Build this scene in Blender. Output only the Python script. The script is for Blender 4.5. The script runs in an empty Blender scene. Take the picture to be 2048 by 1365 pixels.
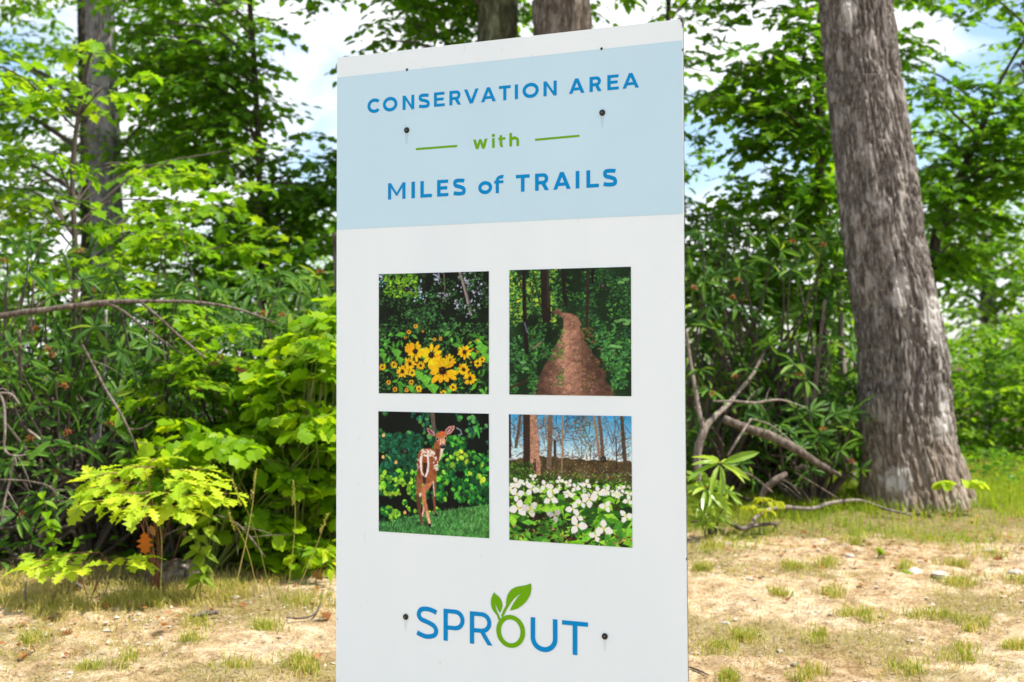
import bpy, math, random
import numpy as np
from mathutils import Vector, Matrix, geometry

random.seed(7)
RNG = np.random.default_rng(11)
SC = bpy.context.scene
COL = SC.collection
R = math.radians

# ------------------------------------------------------------------ camera
F = 2800.0            # focal length in pixels of the 2048 px wide photograph
CX, CY = 1024.0, 682.5
PITCH = R(0.6)
EYE = Vector((0, 0, 1.6))
cam_d = bpy.data.cameras.new('camera')
cam = bpy.data.objects.new('camera', cam_d)
COL.objects.link(cam)
cam.location = EYE
cam.rotation_euler = (R(90) + PITCH, 0, 0)
cam_d.sensor_width = 36
cam_d.lens = F / 2048 * 36
cam_d.clip_end = 6000
cam_d.clip_start = 0.05
cam_d.dof.use_dof = True
cam_d.dof.focus_distance = 4.33
cam_d.dof.aperture_fstop = 3.8
SC.camera = cam

# ------------------------------------------------------------------ world, sun, exposure
SUN_EL, SUN_AZ = R(58), R(-14)     # azimuth measured from +X towards +Y
SUN_DIR = Vector((math.cos(SUN_EL) * math.cos(SUN_AZ), math.cos(SUN_EL) * math.sin(SUN_AZ), math.sin(SUN_EL)))
w = bpy.data.worlds.new('World')
SC.world = w
w.use_nodes = True
nt = w.node_tree
for n in list(nt.nodes):
    nt.nodes.remove(n)
N = nt.nodes.new
L = nt.links.new
out = N('ShaderNodeOutputWorld')
sky = N('ShaderNodeTexSky')
sky.sky_type = 'NISHITA'
sky.sun_disc = False
sky.sun_elevation = SUN_EL
sky.sun_rotation = math.atan2(SUN_DIR.x, SUN_DIR.y)
sky.ozone_density = 2.5
b1 = N('ShaderNodeBackground')
b1.inputs[1].default_value = 0.13
L(sky.outputs[0], b1.inputs[0])
b2 = N('ShaderNodeBackground')
b2.inputs[0].default_value = (0.97, 0.985, 1, 1)
b2.inputs[1].default_value = 0.80
tc = N('ShaderNodeTexCoord')
mp = N('ShaderNodeMapping')
mp.inputs['Scale'].default_value = (1, 1, 1.9)
mp.inputs['Location'].default_value = (3.1, 0.4, 0.22)
L(tc.outputs['Generated'], mp.inputs[0])
nz = N('ShaderNodeTexNoise')
nz.inputs['Scale'].default_value = 5.2
nz.inputs['Detail'].default_value = 7
nz.inputs['Roughness'].default_value = 0.5
nz.inputs['Distortion'].default_value = 0.3
L(mp.outputs[0], nz.inputs['Vector'])
cr = N('ShaderNodeValToRGB')
cr.color_ramp.elements[0].position = 0.44
cr.color_ramp.elements[1].position = 0.56
L(nz.outputs[0], cr.inputs[0])
mx = N('ShaderNodeMixShader')
L(cr.outputs[0], mx.inputs[0])
L(b1.outputs[0], mx.inputs[1])
L(b2.outputs[0], mx.inputs[2])
L(mx.outputs[0], out.inputs[0])

sun_d = bpy.data.lights.new('sun', 'SUN')
sun_d.energy = 4.6
sun_d.angle = R(0.5)
sun_d.color = (1, 0.94, 0.84)
sun = bpy.data.objects.new('sun', sun_d)
COL.objects.link(sun)
sun.location = (3, -2, 12)
sun.rotation_euler = SUN_DIR.to_track_quat('Z', 'Y').to_euler()

SC.view_settings.view_transform = 'Standard'
SC.view_settings.look = 'None'
SC.view_settings.gamma = 1
SC.view_settings.use_curve_mapping = False
SC.view_settings.exposure = 0.86
SC.cycles.max_bounces = 8
SC.cycles.diffuse_bounces = 4
SC.cycles.transmission_bounces = 6
SC.cycles.use_denoising = True


# ------------------------------------------------------------------ helpers: projection
def ray(px, py):
    x = (px - CX) / F
    z = (CY - py) / F
    return Vector((x, math.cos(PITCH) - math.sin(PITCH) * z, math.sin(PITCH) + math.cos(PITCH) * z))


def P(px, py, D):
    """world point seen at pixel (px, py) of the photograph at depth D metres"""
    d = ray(px, py)
    return EYE + d * (D / d.y)


def mpx(D):
    return D / F          # metres per photograph pixel at depth D


# ------------------------------------------------------------------ helpers: numpy noise
def _hash(i, j, k):
    h = (i * 374761393 + j * 668265263 + k * 2147483647 + 1013904223) & 0xFFFFFFFF
    h = ((h ^ (h >> 13)) * 1274126177) & 0xFFFFFFFF
    h = ((h ^ (h >> 16)) * 2246822519) & 0xFFFFFFFF
    return ((h ^ (h >> 15)) & 0xFFFFFF) / float(0xFFFFFF)


def vnoise(x, y, z=0.0):
    x, y, z = np.broadcast_arrays(np.asarray(x, float), np.asarray(y, float), np.asarray(z, float))
    xi, yi, zi = np.floor(x).astype(np.int64), np.floor(y).astype(np.int64), np.floor(z).astype(np.int64)
    fx, fy, fz = x - xi, y - yi, z - zi
    fx, fy, fz = [f * f * (3 - 2 * f) for f in (fx, fy, fz)]
    r = 0
    for a in (0, 1):
        for b in (0, 1):
            for c in (0, 1):
                wgt = (fx if a else 1 - fx) * (fy if b else 1 - fy) * (fz if c else 1 - fz)
                r = r + wgt * _hash(xi + a, yi + b, zi + c)
    return r


def fbm(x, y, z=0.0, octv=4):
    s, a, t = 0, 0.5, 0
    for o in range(octv):
        k = 2 ** o
        s = s + a * vnoise(np.asarray(x) * k + 17.3 * o, np.asarray(y) * k - 9.1 * o, np.asarray(z) * k + 4.7 * o)
        t += a
        a *= 0.5
    return s / t


# ------------------------------------------------------------------ terrain height
_GY = [-60, 0, 3, 4.4, 5.8, 7.5, 8.5, 10, 12, 14, 18, 25, 40, 80, 200, 4000]
_GZ = [0, 0, .05, .15, .25, .40, .46, .54, .60, .56, .15, -1.3, -5, -13, -22, -22]


def gz(x, y):
    x = np.asarray(x, float)
    y = np.asarray(y, float)
    base = np.interp(y, _GY, _GZ)
    near = np.clip(1 - np.abs(y - 8) / 12, 0, 1)
    return base + near * ((fbm(x * .8 + 5, y * .8, 0, 3) - .5) * .09 + (fbm(x * 5, y * 5, 3, 3) - .5) * .035)


def G(px, py):
    """ground point seen at a pixel"""
    d = ray(px, py)
    t = 3.0
    while t < 60:
        p = EYE + d * t
        if p.z < float(gz(p.x, p.y)):
            break
        t += 0.02
    p = EYE + d * t
    return Vector((p.x, p.y, float(gz(p.x, p.y))))


# ------------------------------------------------------------------ helpers: objects
def mesh_np(name, verts, faces, mat=None, smooth=False):
    """verts (n,3); faces (m,k) uniform array or list of lists"""
    me = bpy.data.meshes.new(name)
    verts = np.asarray(verts, dtype=np.float32)
    if isinstance(faces, np.ndarray):
        m, k = faces.shape
        me.vertices.add(len(verts))
        me.vertices.foreach_set('co', verts.ravel())
        me.loops.add(m * k)
        me.loops.foreach_set('vertex_index', faces.astype(np.int32).ravel())
        me.polygons.add(m)
        me.polygons.foreach_set('loop_start', np.arange(0, m * k, k, dtype=np.int32))
        me.polygons.foreach_set('loop_total', np.full(m, k, dtype=np.int32))
        me.update(calc_edges=True)
    else:
        me.from_pydata([tuple(v) for v in verts], [], [tuple(f) for f in faces])
        me.update()
    me.polygons.foreach_set('use_smooth', np.full(len(me.polygons), smooth))
    if mat:
        me.materials.append(mat)
    return me


def link(name, me, parent=None, kind=None):
    o = bpy.data.objects.new(name, me)
    COL.objects.link(o)
    if parent:
        o.parent = parent
        o.matrix_parent_inverse = Matrix.Translation(-parent.location)
    if kind:
        o['kind'] = kind
    return o


def tag(o, label, cat, group=None):
    o['label'] = label
    o['category'] = cat
    if group:
        o['group'] = group
    return o


def thing(name, label, cat, loc, group=None):
    o = bpy.data.objects.new(name, None)
    o.empty_display_size = .1
    COL.objects.link(o)
    o.location = loc
    return tag(o, label, cat, group)


class MB:
    """collects pieces into one mesh"""
    def __init__(s):
        s.v, s.f = [], []

    def add(s, v, f):
        b = len(s.v)
        s.v += [tuple(p) for p in v]
        s.f += [tuple(i + b for i in q) for q in f]

    def mesh(s, name, mat, smooth=False):
        return mesh_np(name, s.v, s.f, mat, smooth)


def smooth_path(pts, n):
    pts = [Vector(p) for p in pts]
    if len(pts) == 2:
        pts = [pts[0], (pts[0] + pts[1]) / 2, pts[1]]
    q = [pts[0] * 2 - pts[1]] + pts + [pts[-1] * 2 - pts[-2]]
    res, par = [], []
    for i in range(1, len(q) - 2):
        for k in range(n):
            t = k / n
            a, b, c, d = q[i - 1], q[i], q[i + 1], q[i + 2]
            res.append(.5 * ((2 * b) + (c - a) * t + (2 * a - 5 * b + 4 * c - d) * t * t + (3 * b - a - 3 * c + d) * t ** 3))
            par.append(i - 1 + t)
    res.append(pts[-1])
    par.append(len(pts) - 1)
    return res, par


def tube(mb, pts, radii, seg=8, n=5, wob=0.0, cap=True):
    if len(pts) == 2 and len(radii) == 2:
        radii = [radii[0], (radii[0] + radii[1]) / 2, radii[1]]
    path, par = smooth_path(pts, n)
    rr = np.interp(par, range(len(radii)), radii)
    up = Vector((0.13, 0.21, 1)).normalized()
    rings, prev = [], None
    V = []
    for i, p in enumerate(path):
        t = (path[min(i + 1, len(path) - 1)] - path[max(i - 1, 0)]).normalized()
        if prev is None:
            a = t.cross(up if abs(t.dot(up)) < .95 else Vector((1, 0, 0))).normalized()
        else:
            a = (prev - t * prev.dot(t)).normalized()
        prev = a
        b = t.cross(a)
        for k in range(seg):
            ph = 2 * math.pi * k / seg
            r = rr[i] * (1 + wob * (random.random() - .5))
            V.append(p + a * (r * math.cos(ph)) + b * (r * math.sin(ph)))
    Fc = []
    for i in range(len(path) - 1):
        for k in range(seg):
            k2 = (k + 1) % seg
            Fc.append((i * seg + k, i * seg + k2, (i + 1) * seg + k2, (i + 1) * seg + k))
    if cap:
        Fc.append(tuple(range(seg))[::-1])
        Fc.append(tuple((len(path) - 1) * seg + k for k in range(seg)))
    mb.add(V, Fc)


# ------------------------------------------------------------------ materials
def mat_new(name):
    m = bpy.data.materials.new(name)
    m.use_nodes = True
    t = m.node_tree
    return m, t, t.nodes['Principled BSDF'], t.nodes['Material Output']


def ramp(t, stops):
    r = t.nodes.new('ShaderNodeValToRGB')
    e = r.color_ramp.elements
    while len(e) < len(stops):
        e.new(0.5)
    for i, (p, c) in enumerate(stops):
        e[i].position = p
        e[i].color = (*c, 1) if len(c) == 3 else c
    return r


def coords(t, kind='Object', scale=(1, 1, 1)):
    c = t.nodes.new('ShaderNodeTexCoord')
    m = t.nodes.new('ShaderNodeMapping')
    m.inputs['Scale'].default_value = scale
    t.links.new(c.outputs[kind], m.inputs[0])
    return m


def noise(t, vec, scale, detail=4, rough=.55):
    n = t.nodes.new('ShaderNodeTexNoise')
    n.inputs['Scale'].default_value = scale
    n.inputs['Detail'].default_value = detail
    n.inputs['Roughness'].default_value = rough
    t.links.new(vec.outputs[0], n.inputs['Vector'])
    return n


def mixc(t, fac, a, b, mode='MIX'):
    m = t.nodes.new('ShaderNodeMix')
    m.data_type = 'RGBA'
    m.blend_type = mode
    for sock, v in ((m.inputs['Factor'], fac), (m.inputs[6], a), (m.inputs[7], b)):
        if isinstance(v, (int, float)):
            sock.default_value = v
        elif isinstance(v, tuple):
            sock.default_value = (*v, 1)
        else:
            t.links.new(v, sock)
    return m.outputs[2]


def plain(name, col, rough=.6, metal=0, spec=.5, vary=.0, scale=8, bump=0):
    m, t, p, o = mat_new(name)
    p.inputs['Base Color'].default_value = (*col, 1)
    p.inputs['Roughness'].default_value = rough
    p.inputs['Metallic'].default_value = metal
    p.inputs['Specular IOR Level'].default_value = spec
    if vary or bump:
        c = coords(t)
        n = noise(t, c, scale)
        if vary:
            r = ramp(t, [(.3, tuple(v * (1 - vary) for v in col)), (.7, tuple(min(1, v * (1 + vary)) for v in col))])
            t.links.new(n.outputs[0], r.inputs[0])
            t.links.new(r.outputs[0], p.inputs['Base Color'])
        if bump:
            b = t.nodes.new('ShaderNodeBump')
            b.inputs['Distance'].default_value = bump
            t.links.new(n.outputs[0], b.inputs['Height'])
            t.links.new(b.outputs[0], p.inputs['Normal'])
    return m


def leaf_mat(name, stops, trans=.45, gloss=.14, rough=.42, patch=.35, tboost=(1.9, 1.75, 1.1)):
    """leaf: colour varies leaf by leaf, light passes through"""
    m, t, p, o = mat_new(name)
    g = t.nodes.new('ShaderNodeNewGeometry')
    oi = t.nodes.new('ShaderNodeObjectInfo')
    ad = t.nodes.new('ShaderNodeMath')
    ad.operation = 'ADD'
    t.links.new(g.outputs['Random Per Island'], ad.inputs[0])
    t.links.new(oi.outputs['Random'], ad.inputs[1])
    fr = t.nodes.new('ShaderNodeMath')
    fr.operation = 'FRACT'
    t.links.new(ad.outputs[0], fr.inputs[0])
    n = t.nodes.new('ShaderNodeTexNoise')
    n.inputs['Scale'].default_value = 1.7
    n.inputs['Detail'].default_value = 2
    t.links.new(g.outputs['Position'], n.inputs['Vector'])
    mp_ = t.nodes.new('ShaderNodeMapRange')
    mp_.inputs[1].default_value = .3
    mp_.inputs[2].default_value = .7
    t.links.new(n.outputs[0], mp_.inputs[0])
    mm = t.nodes.new('ShaderNodeMix')
    mm.inputs[0].default_value = patch
    t.links.new(fr.outputs[0], mm.inputs[2])
    t.links.new(mp_.outputs[0], mm.inputs[3])
    r = ramp(t, stops)
    t.links.new(mm.outputs[0], r.inputs[0])
    t.links.new(r.outputs[0], p.inputs['Base Color'])
    p.inputs['Roughness'].default_value = rough
    p.inputs['Specular IOR Level'].default_value = gloss
    tr = t.nodes.new('ShaderNodeBsdfTranslucent')
    c2 = mixc(t, 1.0, r.outputs[0], tboost, 'MULTIPLY')
    t.links.new(c2, tr.inputs[0])
    ms = t.nodes.new('ShaderNodeMixShader')
    ms.inputs[0].default_value = trans
    t.links.new(p.outputs[0], ms.inputs[1])
    t.links.new(tr.outputs[0], ms.inputs[2])
    t.links.new(ms.outputs[0], o.inputs[0])
    return m


def bark_mat(name, dark, mid, pale, patchy=.5, scale=1.0, warm=None, bumpd=.01):
    m, t, p, o = mat_new(name)
    c = coords(t, 'Object', (1, 1, .22))
    n1 = noise(t, c, 34 * scale, 6, .65)
    r1 = ramp(t, [(.34, dark), (.52, mid), (.68, pale)])
    t.links.new(n1.outputs[0], r1.inputs[0])
    c2 = coords(t, 'Object', (1, 1, .45))
    n2 = noise(t, c2, 5.5 * scale, 5, .6)
    r2 = ramp(t, [(.52, (0, 0, 0)), (.60, (patchy,) * 3)])
    t.links.new(n2.outputs[0], r2.inputs[0])
    col = mixc(t, r2.outputs[0], r1.outputs[0], tuple(min(1, v * 1.25) for v in pale))
    n3 = noise(t, coords(t), 60, 3)
    r3 = ramp(t, [(.62, (0, 0, 0)), (.72, (.55,) * 3)])
    t.links.new(n3.outputs[0], r3.inputs[0])
    col = mixc(t, r3.outputs[0], col, tuple(min(1, v * 1.35) for v in pale))
    if warm:
        c4 = t.nodes.new('ShaderNodeTexCoord')
        sx = t.nodes.new('ShaderNodeSeparateXYZ')
        t.links.new(c4.outputs['Object'], sx.inputs[0])
        mr = t.nodes.new('ShaderNodeMapRange')
        mr.inputs[1].default_value = warm[1]
        mr.inputs[2].default_value = warm[2]
        mr.inputs[3].default_value = .75
        mr.inputs[4].default_value = 0
        t.links.new(sx.outputs[2], mr.inputs[0])
        mu = t.nodes.new('ShaderNodeMath')
        mu.operation = 'MULTIPLY'
        t.links.new(mr.outputs[0], mu.inputs[0])
        t.links.new(n1.outputs[0], mu.inputs[1])
        col = mixc(t, mu.outputs[0], col, warm[0])
    t.links.new(col, p.inputs['Base Color'])
    p.inputs['Roughness'].default_value = .95
    p.inputs['Specular IOR Level'].default_value = .15
    b = t.nodes.new('ShaderNodeBump')
    b.inputs['Distance'].default_value = bumpd
    b.inputs['Strength'].default_value = .8
    t.links.new(n1.outputs[0], b.inputs['Height'])
    t.links.new(b.outputs[0], p.inputs['Normal'])
    return m


M = {}
M['oak_bark'] = bark_mat('oak bark', (.048, .040, .035), (.125, .107, .095), (.31, .285, .265), .6, 1.9, ((.40, .29, .19), .5, 1.35), .012)
M['grey_bark'] = bark_mat('grey bark', (.08, .074, .072), (.18, .17, .168), (.32, .31, .305), .4, 1.2)
M['brown_bark'] = bark_mat('brown bark', (.045, .035, .028), (.11, .088, .07), (.25, .22, .19), .4, 1.2)
M['mossy_bark'] = bark_mat('mossy bark', (.03, .03, .018), (.07, .07, .04), (.17, .19, .11), .5, 1.2)
M['dark_bark'] = bark_mat('dark bark', (.02, .018, .015), (.05, .042, .035), (.1, .09, .08), .3, 2)
M['pale_wood'] = bark_mat('weathered wood', (.09, .07, .058), (.20, .165, .14), (.36, .31, .27), .4, 2.5, None, .004)
M['dead_wood'] = bark_mat('dead wood', (.04, .03, .024), (.10, .078, .062), (.22, .185, .16), .4, 2.5, None, .004)
M['twig'] = plain('twig bark', (.065, .05, .038), .9, vary=.3)
M['green_stem'] = plain('green stem', (.16, .20, .05), .6, vary=.2)
M['red_stem'] = plain('reddish stem', (.16, .06, .03), .6, vary=.2)
M['canopy'] = leaf_mat('canopy leaf', [(0, (.038, .12, .006)), (.5, (.085, .215, .008)), (.85, (.15, .30, .010)), (1, (.22, .37, .012))], .55)
M['canopy_light'] = leaf_mat('light canopy leaf', [(0, (.07, .19, .010)), (.5, (.13, .28, .012)), (1, (.24, .39, .018))], .5)
M['maple'] = leaf_mat('maple leaf', [(0, (.09, .22, .008)), (.5, (.16, .32, .010)), (1, (.30, .43, .014))], .5)
M['rhodo'] = leaf_mat('rhododendron leaf', [(0, (.025, .075, .012)), (.5, (.062, .155, .022)), (.80, (.11, .235, .026)), (.95, (.20, .29, .03)), (1, (.26, .22, .02))], .38, .20, .5, .2)
M['rhodo_bright'] = leaf_mat('young rhododendron leaf', [(0, (.17, .31, .03)), (1, (.32, .45, .04))], .40, .55, .35, .2)
M['tulip'] = leaf_mat('bright bush leaf', [(0, (.085, .21, .004)), (.5, (.17, .33, .006)), (.85, (.29, .43, .008)), (1, (.46, .48, .010))], .48)
M['oak_leaf'] = leaf_mat('oak sapling leaf', [(0, (.26, .42, .020)), (.6, (.38, .50, .028)), (1, (.50, .54, .035))], .45)
M['yellow_leaf'] = leaf_mat('yellow seedling leaf', [(0, (.26, .33, .012)), (1, (.42, .42, .012))], .45)
M['ovate'] = leaf_mat('ovate leaf', [(0, (.14, .26, .02)), (1, (.27, .36, .03))], .45)
M['dead_leaf'] = leaf_mat('dead leaf', [(0, (.16, .07, .03)), (.5, (.30, .13, .05)), (1, (.40, .24, .12))], .2)
M['orange_leaf'] = leaf_mat('orange dead leaf', [(0, (.48, .11, .015)), (1, (.62, .20, .025))], .3)
M['bud'] = plain('seed head', (.34, .12, .025), .8, vary=.4, scale=60, bump=.004)
M['pale_bud'] = plain('pale bud', (.34, .36, .14), .8, vary=.3, scale=60)
M['grass'] = leaf_mat('green grass blade', [(0, (.12, .23, .010)), (.5, (.23, .34, .018)), (.8, (.38, .42, .04)), (1, (.56, .45, .15))], .4, .3, .5, .35)
M['tuft_grass'] = leaf_mat('tuft grass blade', [(0, (.14, .21, .018)), (.45, (.26, .32, .035)), (.7, (.42, .38, .09)), (1, (.62, .50, .24))], .35, .3, .5, .2)
M['dry_grass'] = leaf_mat('dry grass blade', [(0, (.20, .26, .03)), (.4, (.36, .34, .08)), (1, (.60, .48, .24))], .35, .3, .5, .35)
M['stone'] = plain('pale stone', (.50, .46, .41), .85, vary=.2, scale=20, bump=.004)
M['gravel'] = leaf_mat('gravel', [(0, (.25, .20, .15)), (.5, (.42, .36, .29)), (1, (.60, .55, .49))], 0, .2, .9)
M['litter'] = leaf_mat('straw litter', [(0, (.12, .07, .035)), (.5, (.30, .20, .11)), (1, (.55, .42, .25))], .1, .2, .9)


def ground_material():
    m, t, p, o = mat_new('bank soil')
    c = coords(t)
    n1 = noise(t, c, 1.3, 6, .6)
    n2 = noise(t, c, 9, 6, .65)
    n3 = noise(t, c, 70, 5, .7)
    r1 = ramp(t, [(.34, (.32, .21, .10)), (.45, (.52, .38, .21)), (.56, (.66, .52, .34)), (.68, (.52, .45, .355))])
    t.links.new(n1.outputs[0], r1.inputs[0])
    r2 = ramp(t, [(.40, (.16, .10, .05)), (.49, (.46, .33, .19)), (.62, (.70, .60, .44))])
    t.links.new(n2.outputs[0], r2.inputs[0])
    soil = mixc(t, .5, r1.outputs[0], r2.outputs[0])
    r3 = ramp(t, [(.36, (.40, .34, .28)), (.5, (.95, .95, .95)), (.66, (1.2, 1.18, 1.14))])
    t.links.new(n3.outputs[0], r3.inputs[0])
    soil = mixc(t, .75, soil, r3.outputs[0], 'MULTIPLY')
    lit = ramp(t, [(.35, (.035, .024, .014)), (.55, (.085, .055, .032)), (.7, (.16, .11, .06))])
    t.links.new(n2.outputs[0], lit.inputs[0])
    thatch = ramp(t, [(.35, (.10, .10, .03)), (.5, (.22, .18, .07)), (.7, (.36, .29, .14))])
    t.links.new(n3.outputs[0], thatch.inputs[0])
    a = t.nodes.new('ShaderNodeAttribute')
    a.attribute_name = 'zone'
    s = t.nodes.new('ShaderNodeSeparateColor')
    t.links.new(a.outputs['Color'], s.inputs[0])
    col = mixc(t, s.outputs[1], soil, thatch.outputs[0])
    col = mixc(t, s.outputs[0], col, lit.outputs[0])
    t.links.new(col, p.inputs['Base Color'])
    p.inputs['Roughness'].default_value = .95
    p.inputs['Specular IOR Level'].default_value = .1
    b = t.nodes.new('ShaderNodeBump')
    b.inputs['Distance'].default_value = .012
    t.links.new(n3.outputs[0], b.inputs['Height'])
    b2_ = t.nodes.new('ShaderNodeBump')
    b2_.inputs['Distance'].default_value = .045
    t.links.new(n2.outputs[0], b2_.inputs['Height'])
    t.links.new(b.outputs[0], b2_.inputs['Normal'])
    t.links.new(b2_.outputs[0], p.inputs['Normal'])
    return m


# ------------------------------------------------------------------ ground
def fringe_y(x):
    """y where grass and plants take over from the bare soil"""
    x = np.asarray(x, float)
    left = 7.05 + (x + 2.6) * .50
    right = 8.75 - (x - 1) * .05
    k = np.clip((x + .6) / 1.6, 0, 1)
    return left * (1 - k) + right * k + (fbm(x * 1.9, 1.0, 2, 4) - .5) * 1.5


def tensor_axis(a, b, step, outer):
    core = np.arange(a, b + step / 2, step)
    lo = [a - d for d in outer[::-1]]
    hi = [b + d for d in outer]
    return np.array(lo + list(core) + hi)


OUT = [.15, .35, .7, 1.2, 2, 3, 5, 8, 12, 18, 28, 45, 80, 150, 300, 700, 1500, 3500]
xs = tensor_axis(-4.2, 5.2, .026, OUT)
ys = tensor_axis(4.8, 11.2, .026, OUT)
XX, YY = np.meshgrid(xs, ys)
ZZ = gz(XX, YY)
fine = ((XX > -4.3) & (XX < 5.3) & (YY > 4.7) & (YY < 11.3))
ZZ = ZZ + fine * (((fbm(XX * 16, YY * 16, 1, 3) - .5) * .030 + (fbm(XX * 3.5, YY * 5, 6, 3) - .5) * .03))
nx, ny = len(xs), len(ys)
idx = np.arange(nx * ny).reshape(ny, nx)
gf = np.stack([idx[:-1, :-1], idx[:-1, 1:], idx[1:, 1:], idx[1:, :-1]], -1).reshape(-1, 4)
gme = mesh_np('ground', np.stack([XX, YY, ZZ], -1).reshape(-1, 3), gf, ground_material(), True)
fr = fringe_y(XX)
jag = (fbm(XX * 4, YY * 4, 7, 4) - .5)
litz = np.clip((YY - (fr + 1.0) + jag * .8) / .6, 0, 1)
litz = np.where(XX > .5, np.clip((YY - 10.2 + jag) / .5, 0, 1), litz)
thz = np.clip((YY - fr + .1 + jag * 1.2) / .4, 0, 1)
thz = np.maximum(thz, np.clip((fbm(XX * 1.7 + 3, YY * 1.7, 5, 4) + (fbm(XX * 14, YY * 14, 3, 3) - .5) * .35 - .53) * 6, 0, .7))
ca = gme.color_attributes.new('zone', 'FLOAT_COLOR', 'POINT')
ca.data.foreach_set('color', np.stack([litz, thz, 0 * thz, 0 * thz + 1], -1).astype(np.float32).ravel())
ground = link('ground', gme, None, 'structure')
ground['label'] = 'pale sandy bank with thin grass in front of the woods'


# ------------------------------------------------------------------ leaf geometry
def mirror_leaf(half, hubx, fold=.18, curl=.25):
    """half outline (x, y>=0) from base to tip; folded on the midrib"""
    up = [(x, y) for x, y in half if y > 0]
    hub = [(0, 0), (hubx, 0), (1, 0)]
    V = [(0, 0, 0), (hubx, 0, 0), (1, 0, 0)]
    tris = []
    for s in (1, -1):
        ids = [0]
        for x, y in up:
            V.append((x, s * y, 0))
            ids.append(len(V) - 1)
        ids.append(2)
        for a, b in zip(ids[:-1], ids[1:]):
            tris.append((1, b, a) if s > 0 else (1, a, b))
    V = np.array(V, float)
    V[:, 2] = np.abs(V[:, 1]) * fold - curl * V[:, 0] ** 2 * .5
    return V, np.array(tris)


LEAF = {
    'maple': mirror_leaf([(0, 0), (-.08, .16), (.02, .40), (.20, .27), (.42, .56), (.52, .30), (.72, .30), (.74, .16)], .3, .12, .3),
    'tulip': mirror_leaf([(0, 0), (-.10, .22), (.06, .44), (.30, .36), (.44, .50), (.72, .44), (.92, .34), (.86, .12)], .4, .16, .4),
    'oak': mirror_leaf([(0, 0), (.12, .06), (.20, .18), (.28, .10), (.40, .34), (.50, .13), (.62, .36), (.72, .15), (.86, .20), (.90, .08)], .45, .12, .3),
    'ovate': mirror_leaf([(0, 0), (.10, .18), (.32, .30), (.60, .24), (.84, .10)], .4, .2, .35),
    'rhodo': mirror_leaf([(0, 0), (.08, .04), (.25, .085), (.55, .108), (.85, .068)], .5, .35, .35),
    'simple': (np.array([(0, 0, 0), (.42, .33, .03), (1, 0, -.12), (.42, -.33, .03)], float), np.array([(0, 1, 2), (0, 2, 3)])[:, ::-1]),
    'simple6': mirror_leaf([(0, 0), (.2, .28), (.62, .27)], .45, .15, .4),
}


def frames(d, n):
    d = d / np.maximum(np.linalg.norm(d, axis=1, keepdims=True), 1e-9)
    y = np.cross(n, d)
    ln = np.linalg.norm(y, axis=1, keepdims=True)
    y = np.where(ln < 1e-4, np.array([[0, 1.0, 0]]), y / np.maximum(ln, 1e-9))
    z = np.cross(d, y)
    return d, y, z


class Leaves:
    def __init__(s):
        s.p, s.d, s.n, s.s = [], [], [], []

    def add(s, p, d, n, size):
        s.p.append(np.atleast_2d(p)); s.d.append(np.atleast_2d(d)); s.n.append(np.atleast_2d(n)); s.s.append(np.atleast_1d(size))

    def arrays(s):
        return np.concatenate(s.p), np.concatenate(s.d), np.concatenate(s.n), np.concatenate(s.s)

    def count(s):
        return sum(len(a) for a in s.s)

    def mesh(s, name, kind, mat):
        p, d, n, sz = s.arrays()
        x, y, z = frames(d, n)
        V, T = LEAF[kind]
        W = (x[:, None, :] * V[None, :, 0, None] + y[:, None, :] * V[None, :, 1, None] + z[:, None, :] * V[None, :, 2, None]) * sz[:, None, None] + p[:, None, :]
        nv = len(V)
        Tt = (T[None] + (np.arange(len(p)) * nv)[:, None, None]).reshape(-1, 3)
        return mesh_np(name, W.reshape(-1, 3), Tt, mat, False)


LEAF_MESH = {}


def leaf_parts(parent, lv, kind, mat, name='leaf', limit=300):
    """each leaf an object of its own, sharing one mesh"""
    key = (kind, mat.name)
    if key not in LEAF_MESH:
        V, T = LEAF[kind]
        LEAF_MESH[key] = [mesh_np('leaf', V * np.array([1, sc, 1 + .5 * sc]), T, mat) for sc in (.9, 1.0, 1.12)]
    p, d, n, sz = lv.arrays()
    x, y, z = frames(d, n)
    base = np.array(parent.location)
    for i in range(min(limit, len(p))):
        o = bpy.data.objects.new(name, LEAF_MESH[key][i % 3])
        COL.objects.link(o)
        o.parent = parent
        m = Matrix(((x[i, 0], y[i, 0], z[i, 0], 0), (x[i, 1], y[i, 1], z[i, 1], 0), (x[i, 2], y[i, 2], z[i, 2], 0), (0, 0, 0, 1)))
        o.matrix_local = Matrix.Translation(Vector(p[i] - base)) @ m @ Matrix.Scale(float(sz[i]), 4)


def norm(v):
    v = np.asarray(v, float)
    return v / max(np.linalg.norm(v), 1e-9)


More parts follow.
